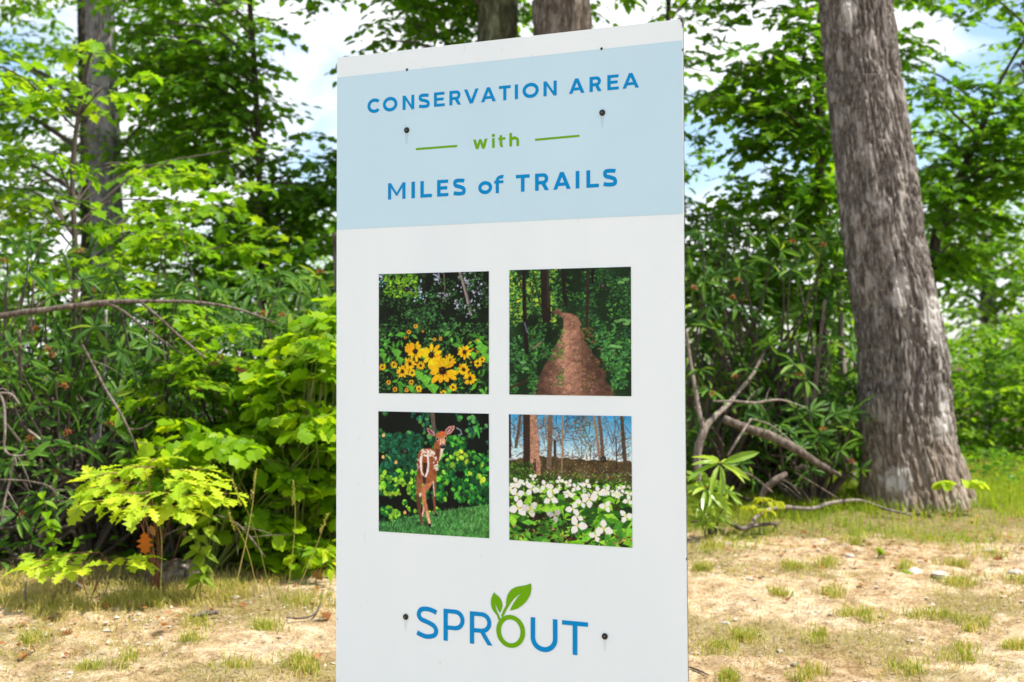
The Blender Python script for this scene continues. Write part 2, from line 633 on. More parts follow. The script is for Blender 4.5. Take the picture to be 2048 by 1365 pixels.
def spray(lv, tw, o, h, Ls, n, size, flat=.35, droop=.25, side=2, rt=.004):
    """a leafy branchlet: main axis and side axes with leaves alternating on both sides"""
    o = np.asarray(o, float)
    h = norm(h)
    up = np.array([0, 0, 1.0])
    sd = norm(np.cross(up, h) + 1e-6)
    axes = [(o, h, Ls, n)]
    for k in range(side):
        t = .25 + .25 * k
        sg = 1 if k % 2 else -1
        a = R(random.uniform(35, 55))
        axes.append((o + h * Ls * t - up * droop * Ls * t * t, norm(h * math.cos(a) + sd * sg * math.sin(a) + up * random.uniform(-.1, .2)), Ls * (.7 - .15 * k), max(3, int(n * .6))))
    for (b, hh, ll, m) in axes:
        t = np.linspace(.18, 1, m) + RNG.uniform(-.04, .04, m)
        pos = b + hh * (ll * t)[:, None] - up * (droop * ll * t * t)[:, None]
        s2 = norm(np.cross(up, hh) + 1e-6)
        sg = np.where(np.arange(m) % 2, 1., -1.)
        sg[-1] = 0
        ang = RNG.uniform(.7, 1.15, m)
        dr = hh * np.cos(ang)[:, None] + s2 * (sg * np.sin(ang))[:, None] + RNG.normal(0, .22, (m, 3)) - up * .25
        nn = up + RNG.normal(0, flat, (m, 3))
        lv.add(pos, dr, nn, size * RNG.uniform(.65, 1.15, m))
        if tw is not None:
            e = b + hh * ll - up * droop * ll
            mid = b + hh * ll * .5 - up * droop * ll * .25
            tube(tw, [b, mid, e], [rt, rt * .7, rt * .3], 3, 1, cap=False)


def whorl(lv, o, axis, size, n=9, droop=.35):
    """ring of long leaves round a shoot tip"""
    o = np.asarray(o, float)
    ax = norm(axis)
    a = norm(np.cross(ax, [0.3, .2, 1]) + 1e-6)
    b = np.cross(ax, a)
    ph = np.arange(n) * 2 * math.pi / n + RNG.uniform(0, 6) + RNG.normal(0, .18, n)
    lift = RNG.uniform(-droop, .35, n)
    dr = a * np.cos(ph)[:, None] + b * np.sin(ph)[:, None] + ax * lift[:, None]
    nn = np.repeat(ax[None], n, 0) + RNG.normal(0, .35, (n, 3))
    dr = dr + RNG.normal(0, .14, (n, 3))
    lv.add(o + dr * size * .06, dr, nn, size * RNG.uniform(.75, 1.12, n))


def bud_mesh():
    mb = MB()
    rr = random.Random(3)
    for i in range(26):
        ph, th = rr.uniform(0, 6.28), rr.uniform(0, 1.7)
        d = Vector((math.cos(ph) * math.sin(th), math.sin(ph) * math.sin(th), math.cos(th)))
        a = d.orthogonal().normalized()
        b = d.cross(a)
        c = d * .55
        r = .17
        mb.add([c + a * r, c - a * r * .5 + b * r * .87, c - a * r * .5 - b * r * .87, d * rr.uniform(.85, 1.15)], [(0, 1, 3), (1, 2, 3), (2, 0, 3)])
    return mb


BUD = bud_mesh().mesh('seed_head', M['bud'])


def add_bud(parent, pos, r=.03, name='seed_head'):
    o = bpy.data.objects.new(name, BUD)
    COL.objects.link(o)
    o.parent = parent
    o.location = Vector(pos) - parent.location
    o.scale = (r, r, r * 1.1)
    o.rotation_euler = (random.uniform(-.4, .4), random.uniform(-.4, .4), random.uniform(0, 6))
    return o


# ------------------------------------------------------------------ tree trunks with real bark relief
def trunk_mesh(name, pts, radii, mat, nseg=72, step=.03, relief=.008, flare=0.0, furrow=9.0):
    path, par = smooth_path(pts, 24)
    par = np.array(par)
    arr = np.array([tuple(p) for p in path])
    dl = np.concatenate([[0], np.cumsum(np.linalg.norm(np.diff(arr, axis=0), axis=1))])
    nring = max(8, int(dl[-1] / step))
    s = np.linspace(0, dl[-1], nring)
    c = np.stack([np.interp(s, dl, arr[:, k]) for k in range(3)], -1)
    rad = np.interp(np.interp(s, dl, par), range(len(radii)), radii)
    th = np.linspace(0, 2 * math.pi, nseg, endpoint=False)
    TH, S = np.meshgrid(th, s)
    RD = rad[:, None] * np.ones_like(TH)
    # flare and root lobes near the ground
    if flare:
        low = np.exp(-S / .22)
        lobes = (.5 + .5 * np.sin(TH * 5 + 1.3)) * .6 + .4 * vnoise(np.cos(TH) * 3, np.sin(TH) * 3, S * 1.5)
        RD = RD + flare * low * lobes
    cx_, cy_ = np.cos(TH) * RD.mean(), np.sin(TH) * RD.mean()
    f = furrow
    warp = (fbm(cx_ * 4, cy_ * 4, S * 2.2, 2) - .5) * 1.6
    n1 = vnoise(cx_ * f * 2.4 + warp, cy_ * f * 2.4 + warp, S * f * .26)
    n1b = vnoise(cx_ * f * 4.6 - warp * 1.3 + 31, cy_ * f * 4.6 + warp, S * f * .9 + 7)
    ridge = .75 - 1.5 * np.exp(-((2 * n1 - 1) / .22) ** 2) - .95 * np.exp(-((2 * n1b - 1) / .26) ** 2)
    n2 = vnoise(cx_ * f * 6, cy_ * f * 6, S * f * 1.3)
    n3 = vnoise(cx_ * f * 1.1 + 9, cy_ * f * 1.1, S * f * .8)
    RD = RD + relief * (ridge * 1.3 + n2 * .8 - 1) + relief * .8 * (n3 - .5) + rad[:, None] * .05 * (vnoise(cx_ * 3, cy_ * 3, S * .9) - .5) * 2
    X = c[:, 0:1] + RD * np.cos(TH)
    Y = c[:, 1:2] + RD * np.sin(TH)
    Z = c[:, 2:3] + 0 * TH
    V = np.stack([X, Y, Z], -1).reshape(-1, 3)
    ids = np.arange(nring * nseg).reshape(nring, nseg)
    nx_ = np.roll(ids, -1, axis=1)
    Q = np.stack([ids[:-1], nx_[:-1], nx_[1:], ids[1:]], -1).reshape(-1, 4)
    return mesh_np(name, V, Q, mat, True)


def px_trunk(rows, y_top_extra=6.0, lean=None, D=None):
    """rows: (px, py, D, width_px) bottom to top; extends above the frame"""
    pts, rad = [], []
    for (px, py, d, wpx) in rows:
        pts.append(P(px, py, d))
        rad.append(wpx * .5 * mpx(d))
    if y_top_extra:
        v = (pts[-1] - pts[-2]).normalized()
        pts.append(pts[-1] + v * y_top_extra)
        rad.append(rad[-1] * .45)
    return pts, rad


def region_sprays(lv, tw, regs, size, slen, trunk_pts=None, rt=.004, out_from=None, nleaf=8, limbs=None, lr=.02, clump=2.2, seed=0, flat=.35, droop=.25):
    """regs: (x0, y0, x1, y1, D0, D1, count[, keep threshold]) in photograph pixels at real depths"""
    anchors = []
    for r in regs:
        x0, y0, x1, y1, D0, D1, cnt = r[:7]
        thr = r[7] if len(r) > 7 else .0
        made = tries = 0
        while made < cnt and tries < cnt * 8:
            tries += 1
            px, py, D = random.uniform(x0, x1), random.uniform(y0, y1), random.uniform(D0, D1)
            p = P(px, py, D)
            if thr and float(fbm(p.x * clump + seed, p.z * clump, p.y * .8 + seed, 2)) < thr:
                continue
            made += 1
            if p.z < float(gz(p.x, p.y)) + .1:
                continue
            a = random.uniform(0, 2 * math.pi)
            h = Vector((math.cos(a), math.sin(a), random.uniform(-.35, .3)))
            if out_from is not None:
                o2 = Vector(p) - Vector(out_from)
                o2.z *= .3
                h = (h * .8 + o2.normalized() * .9).normalized()
            spray(lv, tw, p, h, slen * random.uniform(.7, 1.25), nleaf, size, flat, droop, 2, rt)
            anchors.append(p)
    if limbs and trunk_pts:
        mb = tw
        tp, _ = smooth_path(trunk_pts, 8)
        for k in range(limbs):
            if not anchors:
                break
            a = random.choice(anchors)
            cands = [q for q in tp if q.z < a.z - .1] or tp[:1]
            q = min(cands, key=lambda v: (v - a).length + abs((a.z - v.z) - (a - v).length * .5) * .6)
            midp = q.lerp(a, .5) + Vector((random.uniform(-.1, .1), random.uniform(-.1, .1), .12))
            ln = (a - q).length
            tube(mb, [q, midp, a], [lr * min(1.3, .4 + ln * .35), lr * .6, rt], 6, 4, cap=False)
    return anchors


def tree(name, label, group, rows, bark, regs, leafkind, leafmat, size, slen=.45, nleaf=8, top=6, limbs=10, lr=.02,
         nseg=40, step=.06, relief=.006, flare=0., clump=2.2, seed=0, cat='tree', furrow=9.0, rt=.004, flat=.35, droop=.25):
    pts, rad = px_trunk(rows, top)
    p0 = pts[0]
    gz0 = float(gz(p0.x, p0.y))
    if p0.z > gz0:
        pts.insert(0, Vector((p0.x, p0.y, gz0 - .1)))
        rad.insert(0, rad[0] * 1.08)
    base = Vector((pts[0].x, pts[0].y, max(gz0, pts[0].z)))
    t = thing(name, label, cat, base, group)
    link('trunk', trunk_mesh('trunk', pts, rad, bark, nseg, step, relief, flare, furrow), t)
    lv, tw = Leaves(), MB()
    if regs:
        region_sprays(lv, tw, regs, size, slen, pts, rt, None, nleaf, limbs, lr, clump, seed, flat, droop)
        link('branches', tw.mesh('branches', M['twig']), t, 'stuff')
        link('foliage', lv.mesh('foliage', leafkind, leafmat), t, 'stuff')
    return t, pts


# ================================================================== THE SIGN
TH = R(26.4)
B0 = P(1020, 712, 4.37)
BE = Vector((math.cos(TH), -math.sin(TH), 0))
BN = Vector((-math.sin(TH), -math.cos(TH), 0))     # towards the viewer
BU = Vector((0, 0, 1))


def board_uv(px, py):
    d = ray(px, py)
    t = (B0 - EYE).dot(BN) / d.dot(BN)
    q = EYE + d * t - B0
    return q.dot(BE), q.dot(BU)


def board_pt(u, v, off=0.0):
    return B0 + BE * u + BU * v + BN * off


tl, tr_ = board_uv(674, 116), board_uv(1366.5, 38)
bl, br_ = board_uv(672, 1365), board_uv(1377.5, 1365)
ZB = -1.31                                 # bottom edge of the panel (relative to the eye-height centre)


def ext(a, b, v):
    t = (v - a[1]) / (b[1] - a[1])
    return a[0] + (b[0] - a[0]) * t


BLc, BRc = (ext(tl, bl, ZB), ZB), (ext(tr_, br_, ZB), ZB)
sign_base = board_pt(0, 0)
sign_base.z = float(gz(sign_base.x, sign_base.y))
sign = thing('trail_sign', 'tall white conservation area sign panel with pale blue heading band and four photos', 'sign', sign_base)


def panel_face_mat():
    m, t, p, o = mat_new('painted sign face')
    c = coords(t, 'Object', (1, 1, .25))
    n = noise(t, c, 3, 5)
    r = ramp(t, [(.3, (.765, .865, .945)), (.7, (.81, .90, .965))])
    t.links.new(n.outputs[0], r.inputs[0])
    n2 = noise(t, coords(t, 'Object', (1, 1, .35)), 42, 3, .7)
    r2 = ramp(t, [(.70, (0, 0, 0)), (.76, (.45,) * 3)])
    t.links.new(n2.outputs[0], r2.inputs[0])
    col = mixc(t, r2.outputs[0], r.outputs[0], (.55, .53, .50))
    t.links.new(col, p.inputs['Base Color'])
    p.inputs['Roughness'].default_value = .34
    p.inputs['Specular IOR Level'].default_value = .25
    return m


M['panel'] = panel_face_mat()
M['panel_edge'] = plain('panel core edge', (.06, .055, .05), .8, vary=.4, scale=30)
M['band'] = plain('pale blue print', (.53, .745, .90), .3, spec=.25, vary=.015, scale=3)
M['blue_ink'] = plain('blue print', (.0, .255, .62), .5, spec=.1)
M['green_ink'] = plain('green print', (.15, .40, .004), .5, spec=.1)
M['post_wood'] = bark_mat('treated wood', (.10, .06, .035), (.17, .11, .065), (.24, .17, .11), .2, 2)
M['black_metal'] = plain('black screw', (.02, .018, .017), .35, .4)
M['hole'] = plain('drilled hole', (.015, .012, .01), .9)

TK = .006
# panel body: face and dark edges with a few nicks
mbp = MB()
N_E = 60
left_e, right_e = [], []
for i in range(N_E + 1):
    f_ = i / N_E
    v_l = ZB + (tl[1] - ZB) * f_
    v_r = ZB + (tr_[1] - ZB) * f_
    left_e.append((ext(tl, bl, v_l) + random.uniform(-.0004, .0004), v_l))
    # the right edge bows a little
    right_e.append((ext(tr_, br_, v_r) - .004 * math.sin(math.pi * f_) + random.uniform(-.0004, .0004), v_r))
fv = []
for (a, b) in zip(left_e, right_e):
    fv += [board_pt(a[0], a[1], 0), board_pt(b[0], b[1], 0)]
link('panel_face', mesh_np('panel_face', [tuple(v) for v in fv], [(2 * i, 2 * i + 1, 2 * i + 3, 2 * i + 2) for i in range(N_E)], M['panel']), sign)
bv = []
for (a, b) in zip(left_e, right_e):
    bv += [board_pt(a[0], a[1], -.0002), board_pt(b[0], b[1], -.0002), board_pt(a[0], a[1], -TK), board_pt(b[0], b[1], -TK)]
bf = []
for i in range(N_E):
    k = 4 * i
    bf += [(k, k + 4, k + 6, k + 2), (k + 1, k + 3, k + 7, k + 5), (k + 2, k + 6, k + 7, k + 3)]
bf += [(0, 2, 3, 1), (4 * N_E, 4 * N_E + 1, 4 * N_E + 3, 4 * N_E + 2)]
link('panel_core', mesh_np('panel_core', [tuple(v) for v in bv], bf, M['panel_edge']), sign)


def px_poly_mesh(name, polys_px, mat, off, parent=None, extra=None):
    """union of polygons given in photograph pixels, laid flat on the board"""
    return uv_poly_mesh(name, [[board_uv(*q) for q in poly] for poly in polys_px], mat, off, parent)


def uv_poly_mesh(name, polys, mat, off, parent=None):
    vs, fs = [], []
    for poly in polys:
        b = len(vs)
        area = sum(poly[i][0] * poly[(i + 1) % len(poly)][1] - poly[(i + 1) % len(poly)][0] * poly[i][1] for i in range(len(poly)))
        if area < 0:
            poly = poly[::-1]
        vs += [Vector(q) for q in poly]
        fs.append(list(range(b, len(vs))))
    r = geometry.delaunay_2d_cdt(vs, [], fs, 1, 1e-6)
    V2, F2 = r[0], [f for f, of in zip(r[2], r[5]) if len(of)]
    V3 = [tuple(board_pt(q[0], q[1], off)) for q in V2]
    F3 = []
    for f in F2:
        a, b, c = [V2[i] for i in f[:3]]
        s = (b[0] - a[0]) * (c[1] - a[1]) - (b[1] - a[1]) * (c[0] - a[0])
        F3.append(tuple(f) if s > 0 else tuple(f[::-1]))
    o = link(name, mesh_np(name, V3, F3, mat), parent or sign)
    return o


# blue heading band: follows the panel edges
bt_l, bt_r = board_uv(674, 156)[1], board_uv(1366.5, 81)[1]
bb_l, bb_r = board_uv(673, 460)[1], board_uv(1369, 428)[1]
BT, BB = (bt_l + bt_r) / 2, (bb_l + bb_r) / 2


def edge_r(v):
    f_ = (v - ZB) / (tr_[1] - ZB)
    return ext(tr_, br_, v) - .004 * math.sin(math.pi * f_)


bandp = [(ext(tl, bl, BB) + .001, BB)] + [(edge_r(BB + (BT - BB) * k / 12) - .0035, BB + (BT - BB) * k / 12 + (bb_r - BB if k == 0 else 0)) for k in range(13)] + [(ext(tl, bl, BT) + .001, bt_l)]
bandp = [(ext(tl, bl, BB) + .001, bb_l)] + [(edge_r(v) - .0035, v) for v in np.linspace(bb_r, bt_r, 12)] + [(ext(tl, bl, BT) + .001, bt_l)]
uv_poly_mesh('heading_band', [bandp], M['band'], .0008)


# ---- lettering built from strokes (cap height 1, stroke t)
def arc(cx, cy, rx, ry, a0, a1, t, n=26):
    """ring sector with outer radii rx, ry"""
    res = []
    for i in range(n):
        p, q = R(a0 + (a1 - a0) * i / n), R(a0 + (a1 - a0) * (i + 1) / n)
        res.append([(cx + rx * math.cos(p), cy + ry * math.sin(p)), (cx + rx * math.cos(q), cy + ry * math.sin(q)),
                    (cx + (rx - t) * math.cos(q), cy + (ry - t) * math.sin(q)), (cx + (rx - t) * math.cos(p), cy + (ry - t) * math.sin(p))])
    return res


def rect(x0, y0, x1, y1):
    return [(x0, y0), (x1, y0), (x1, y1), (x0, y1)]


def curve_stroke(pts, t):
    path, _ = smooth_path([(x, y, 0) for x, y in pts], 7)
    nn = []
    for i in range(len(path)):
        d = (path[min(i + 1, len(path) - 1)] - path[max(0, i - 1)]).normalized()
        nn.append(Vector((-d.y, d.x, 0)) * t / 2)
    return [[(path[i] + nn[i]).to_2d()[:], (path[i + 1] + nn[i + 1]).to_2d()[:], (path[i + 1] - nn[i + 1]).to_2d()[:], (path[i] - nn[i]).to_2d()[:]] for i in range(len(path) - 1)]


def glyph(ch, w, t):
    h = 1.0
    if ch == 'I':
        return [rect(0, 0, w, 1)]
    if ch == 'L':
        return [rect(0, 0, t, 1), rect(t * .5, 0, w, t * .86)]
    if ch == 'E':
        b = t * .84
        return [rect(0, 0, t, 1), rect(t * .5, 0, w, b), rect(t * .5, 1 - b, w * .985, 1), rect(t * .5, .5 - b / 2 + .01, w * .9, .5 + b / 2 + .01)]
    if ch == 'T':
        return [rect(0, 1 - t * .86, w, 1), rect(w / 2 - t / 2, 0, w / 2 + t / 2, .95)]
    if ch == 'N':
        return [rect(0, 0, t, 1), rect(w - t, 0, w, 1), [(t * .1, 1), (t * .95, 1), (w - t * .1, 0), (w - t * .95, 0)]]
    if ch == 'M':
        m = w / 2
        return [rect(0, 0, t * .94, 1), rect(w - t * .94, 0, w, 1), [(.01, 1), (t * .85, 1), (m + t * .34, .28), (m - t * .34, .20), (m - t * .4, .28)],
                [(w - t * .85, 1), (w - .01, 1), (m + t * .4, .28), (m + t * .34, .20), (m - t * .34, .28)]]
    if ch == 'V':
        m, k = w / 2, t * 1.06
        return [[(0, 1), (k, 1), (m + k * .48, 0), (m - k * .48, 0)], [(w - k, 1), (w, 1), (m + k * .48, 0), (m - k * .48, 0)]]
    if ch == 'A':
        m, k = w / 2, t * 1.06
        return [[(0, 0), (k, 0), (m + k * .48, 1), (m - k * .48, 1)], [(w - k, 0), (w, 0), (m + k * .48, 1), (m - k * .48, 1)], rect(w * .18, .20, w * .82, .20 + t * .8)]
    if ch == 'O':
        return arc(w / 2, .5, w / 2, .515, 0, 360, t, 48)
    if ch == 'C':
        rx = w * .55
        return arc(rx, .5, rx, .515, 42, 318, t, 40)
    if ch in 'PR':
        r_ = (.645 if ch == 'P' else .64) / 2
        bx = max(t, w * (.95 if ch == 'R' else 1) - r_)
        g = [rect(0, 0, t, 1), rect(t * .5, 1 - t * .86, bx, 1), rect(t * .5, 1 - 2 * r_, bx, 1 - 2 * r_ + t * .86)]
        g += arc(bx, 1 - r_, r_, r_, -90, 90, t * .93, 18)
        if ch == 'R':
            g += [[(w * .40, 1 - 2 * r_ + t * .5), (w * .40 + t * 1.1, 1 - 2 * r_ + t * .5), (w, 0), (w - t * 1.12, 0)]]
        return g
    if ch == 'S':
        k = t / 2
        return curve_stroke([(w - k * .9, .845), (w * .76, .93 - k * .45), (w * .50, 1.012 - k), (w * .22, .945 - k * .6), (k * .9 + w * .03, .745), (w * .22, .60), (w * .52, .52),
                             (w * .80, .42), (w - k, .265), (w * .80, .085 + k * .45), (w * .48, k - .012), (w * .20, .065 + k * .6), (k * .45, .165)], t * .96)
    if ch == 'U':
        return [rect(0, .4, t, 1), rect(w - t, .4, w, 1)] + arc(w / 2, .4, w / 2, .415, 180, 360, t, 24)
    X = .745
    if ch == 'w':
        k = t * .98
        a, b, c = w * .28, w * .5, w * .72
        return [[(0, X), (k, X), (a + k * .45, 0), (a - k * .45, 0)], [(b - k * .42, X), (b + k * .42, X), (a + k * .45, 0), (a - k * .45, 0)],
                [(b - k * .42, X), (b + k * .42, X), (c + k * .45, 0), (c - k * .45, 0)], [(w - k, X), (w, X), (c + k * .45, 0), (c - k * .45, 0)]]
    if ch == 'i':
        return [rect(w / 2 - t * .45, 0, w / 2 + t * .45, X)] + [[(w / 2 + t * .56 * math.cos(R(a)), .955 + t * .52 * math.sin(R(a))) for a in range(0, 360, 24)]]
    if ch == 't':
        s = w * .18
        r_ = .24
        return [rect(s, .2, s + t * .9, .93), rect(0, X - t * .72, w * .95, X)] + arc(s + r_, .23, r_, .24, 180, 285, t * .9, 14)
    if ch == 'h':
        r_ = w / 2
        return [rect(0, 0, t * .9, 1.04), rect(w - t * .9, 0, w, X - r_ * .85)] + arc(w / 2, X - r_ * .85, w / 2, r_ * .87, 0, 180, t * .9, 20)
    if ch == 'o':
        return arc(w / 2, X / 2, w / 2, X / 2 + .015, 0, 360, t * .92, 40)
    if ch == 'f':
        s = w * .14
        r_ = w * .62
        return [rect(s, 0, s + t * .9, .80), rect(0, X - t * .74, w * .88, X)] + arc(s + r_, .76, r_, .30, 75, 180, t * .88, 14)
    return []


def text_line(glyphs, base, top, t, mat, scale, origin, thick_s=1.0):
    """glyphs: (char, left, right) in zoomed-crop pixels; base/top: two (x, y) points each"""
    def tp(x, y):
        return origin[0] + x / scale, origin[1] + y / scale

    def yl(line, x):
        (x0, y0), (x1, y1) = line
        return y0 + (y1 - y0) * (x - x0) / (x1 - x0)
    v0 = sum(board_uv(*tp(*q))[1] for q in base) / 2
    v1 = sum(board_uv(*tp(*q))[1] for q in top) / 2
    cap = v1 - v0
    for ch, xl, xr in glyphs:
        yb, yt = yl(base, (xl + xr) / 2), yl(top, (xl + xr) / 2)
        ym = (yb + yt) / 2
        u0, u1 = board_uv(*tp(xl, ym))[0], board_uv(*tp(xr, ym))[0]
        gv0, gv1 = board_uv(*tp((xl + xr) / 2, yb))[1], board_uv(*tp((xl + xr) / 2, yt))[1]
        gv0 = .3 * v0 + .7 * gv0
        cp = gv1 * .7 + v1 * .3 - gv0
        wv = (u1 - u0) / cp
        polys = glyph(ch, wv, t)
        uv_poly_mesh('letter', [[(u0 + x * cp, gv0 + y * cp) for x, y in pl] for pl in polys], mat, .0016)


S5, O5 = 2.844, (670, 20)
text_line([('C', 186, 258), ('O', 274, 356), ('N', 386, 452), ('S', 476, 540), ('E', 564, 625), ('R', 652, 718), ('V', 735, 818), ('A', 832, 916),
           ('T', 934, 1000), ('I', 1024, 1042), ('O', 1068, 1160), ('N', 1187, 1262), ('A', 1332, 1420), ('R', 1449, 1517), ('E', 1550, 1615), ('A', 1636, 1730)],
          [(419, 569), (1683, 445)], [(419, 488), (1683, 359)], .235, M['blue_ink'], S5, O5)
text_line([('w', 787, 868), ('i', 893, 911), ('t', 930, 972), ('h', 993, 1048)], [(825, 792), (1020, 776)], [(825, 718), (1020, 703)], .25, M['green_ink'], S5, O5)
text_line([('M', 303, 402), ('I', 436, 456), ('L', 487, 552), ('E', 582, 646), ('S', 672, 745), ('o', 816, 895), ('f', 907, 966), ('T', 1030, 1108), ('R', 1139, 1218),
           ('A', 1242, 1342), ('I', 1370, 1391), ('L', 1431, 1502), ('S', 1524, 1606)], [(303, 1081), (1431, 1013)], [(303, 988), (1431, 914)], .235, M['blue_ink'], S5, O5)


def z5(x, y):
    return O5[0] + x / S5, O5[1] + y / S5


for q in ([(461, 787), (696, 769), (696, 781), (461, 799)], [(1139, 734), (1392, 711), (1392, 723), (1139, 746)]):
    px_poly_mesh('dash', [[z5(*p) for p in q]], M['green_ink'], .0016)

S6, O6 = 4.6545, (800, 1140)
text_line([('S', 153, 358), ('P', 407, 602), ('R', 652, 862), ('U', 1218, 1467), ('T', 1510, 1752)], [(425, 657), (1632, 795)], [(425, 361), (1632, 481)], .150, M['blue_ink'], S6, O6)


def z6(x, y):
    return O6[0] + x / S6, O6[1] + y / S6


ring = []
for i in range(60):
    a, b = 2 * math.pi * i / 60, 2 * math.pi * (i + 1) / 60
    sh = .10
    def rp(r1, r2, an):
        x = r1 * math.cos(an)
        return z6(1032 + x, 573 + r2 * math.sin(an) + x * sh)
    ring.append([rp(134, 153, a), rp(134, 153, b), rp(91, 111, b), rp(91, 111, a)])
px_poly_mesh('letter', ring, M['green_ink'], .0016)
px_poly_mesh('leaf_mark', [[z6(*p) for p in [(1222, 127), (1186, 139), (1150, 148), (1110, 153), (1080, 160), (1045, 178), (1022, 200), (1005, 230), (995, 262), (990, 295), (989, 328),
                                        (962, 380), (942, 430), (955, 440), (966, 428), (985, 388), (1010, 345), (1035, 305), (1065, 268), (1100, 238), (1137, 215), (1100, 252),
                                        (1065, 300), (1042, 340), (1024, 378), (1060, 372), (1100, 358), (1140, 330), (1170, 302), (1195, 268), (1213, 235), (1221, 200), (1225, 165)]]],
             M['green_ink'], .0018)
px_poly_mesh('leaf_mark', [[z6(*p) for p in [(877, 210), (866, 228), (855, 256), (849, 285), (848, 312), (852, 342), (864, 372), (884, 400), (901, 420), (911, 445), (918, 472), (936, 455),
                                        (924, 425), (905, 388), (893, 350), (889, 310), (897, 332), (912, 368), (932, 403), (946, 375), (954, 340), (953, 305), (940, 275), (922, 250), (898, 230)]]],
             M['green_ink'], .0018)


# ---- printed photographs: painted on a numpy canvas, laid down as a finely divided flat print
def s2l(c):
    c = np.asarray(c, float) / 255
    return np.where(c <= .04045, c / 12.92, ((c + .055) / 1.055) ** 2.4)


class Canvas:
    def __init__(s, w=440, h=480, bg=(20, 30, 18)):
        s.w, s.h = w, h
        s.im = np.tile(np.array(bg, float), (h, w, 1))
        s.yy, s.xx = np.mgrid[0:h, 0:w]
        s.u, s.v = (s.xx + .5) / w, (s.yy + .5) / h

    def poly(s, pts, col, al=1.0):
        p = np.array(pts, float) * [s.w, s.h]
        x0, y0 = np.maximum(np.floor(p.min(0)).astype(int), 0)
        x1, y1 = np.minimum(np.ceil(p.max(0)).astype(int) + 1, [s.w, s.h])
        if x1 <= x0 or y1 <= y0:
            return
        X = s.xx[y0:y1, x0:x1] + .5
        Y = s.yy[y0:y1, x0:x1] + .5
        ins = np.zeros(X.shape, bool)
        for i in range(len(p)):
            a, b = p[i], p[(i + 1) % len(p)]
            if a[1] == b[1]:
                continue
            c = ((a[1] > Y) != (b[1] > Y)) & (X < (b[0] - a[0]) * (Y - a[1]) / (b[1] - a[1]) + a[0])
            ins ^= c
        reg = s.im[y0:y1, x0:x1]
        reg[ins] = reg[ins] * (1 - al) + np.array(col, float) * al

    def line(s, pts, w0, w1, col, al=1.0):
        n = len(pts)
        for i in range(n - 1):
            a, b = np.array(pts[i], float), np.array(pts[i + 1], float)
            wa, wb = w0 + (w1 - w0) * i / (n - 1), w0 + (w1 - w0) * (i + 1) / (n - 1)
            d = b - a
            ln = max(np.hypot(*d), 1e-6)
            nn = np.array([-d[1], d[0]]) / ln
            s.poly([a + nn * wa / 2, b + nn * wb / 2, b - nn * wb / 2, a - nn * wa / 2], col, al)
            s.ell(b[0], b[1], wb / 2, wb / 2, col, al)

    def ell(s, cx, cy, rx, ry, col, al=1.0, rot=0):
        a = np.linspace(0, 2 * math.pi, 14, endpoint=False)
        c_, s_ = math.cos(rot), math.sin(rot)
        s.poly([(cx + rx * math.cos(t) * c_ - ry * math.sin(t) * s_, cy + rx * math.cos(t) * s_ + ry * math.sin(t) * c_) for t in a], col, al)

    def leafy(s, n, box, size, cols, rnd, dens=None, al=.9, thr=None):
        x0, y0, x1, y1 = box
        for _ in range(n):
            x, y = rnd.uniform(x0, x1), rnd.uniform(y0, y1)
            if thr is not None and float(fbm(x * 9 + thr[1], y * 9, thr[1], 2)) < thr[0]:
                continue
            c = cols[rnd.randrange(len(cols))]
            k = rnd.uniform(.7, 1.2)
            a, z = rnd.uniform(0, 6.28), size * rnd.uniform(.5, 1.3)
            dx, dy = math.cos(a) * z, math.sin(a) * z * .8
            px_, py_ = -dy * .4, dx * .4
            s.poly([(x - dx, y - dy), (x + px_, y + py_), (x + dx, y + dy), (x - px_, y - py_)], [min(255, v * k) for v in c], al)

    def done(s):
        g = .80 + .42 * fbm(s.xx / 2.6, s.yy / 2.6, s.w + s.im[0, 0, 0], 2)
        g2 = .86 + .28 * fbm(s.u * 6, s.v * 6, 2.2, 3)
        im = np.clip(s.im * (g * g2)[..., None] * 1.04, 0, 255)
        for _ in range(2):
            q = np.pad(im, ((1, 1), (1, 1), (0, 0)), 'edge')
            im = (q[:-2, 1:-1] + q[2:, 1:-1] + q[1:-1, :-2] + q[1:-1, 2:] + 2 * q[1:-1, 1:-1]) / 6
        lum = im.mean(-1, keepdims=True)
        im = lum + (im - lum) * .90
        im = np.clip(im * (1 + .20 * (fbm(s.xx / 7, s.yy / 7, 3.3, 4) - .5)[..., None] * 2), 0, 255)
        lin = s2l(im)
        return lin.reshape(s.h // 2, 2, s.w // 2, 2, 3).mean((1, 3))


def print_mat():
    m, t, p, o = mat_new('printed photograph')
    a = t.nodes.new('ShaderNodeAttribute')
    a.attribute_name = 'ink'
    t.links.new(a.outputs['Color'], p.inputs['Base Color'])
    p.inputs['Roughness'].default_value = .5
    p.inputs['Specular IOR Level'].default_value = .12
    return m


M['print'] = print_mat()


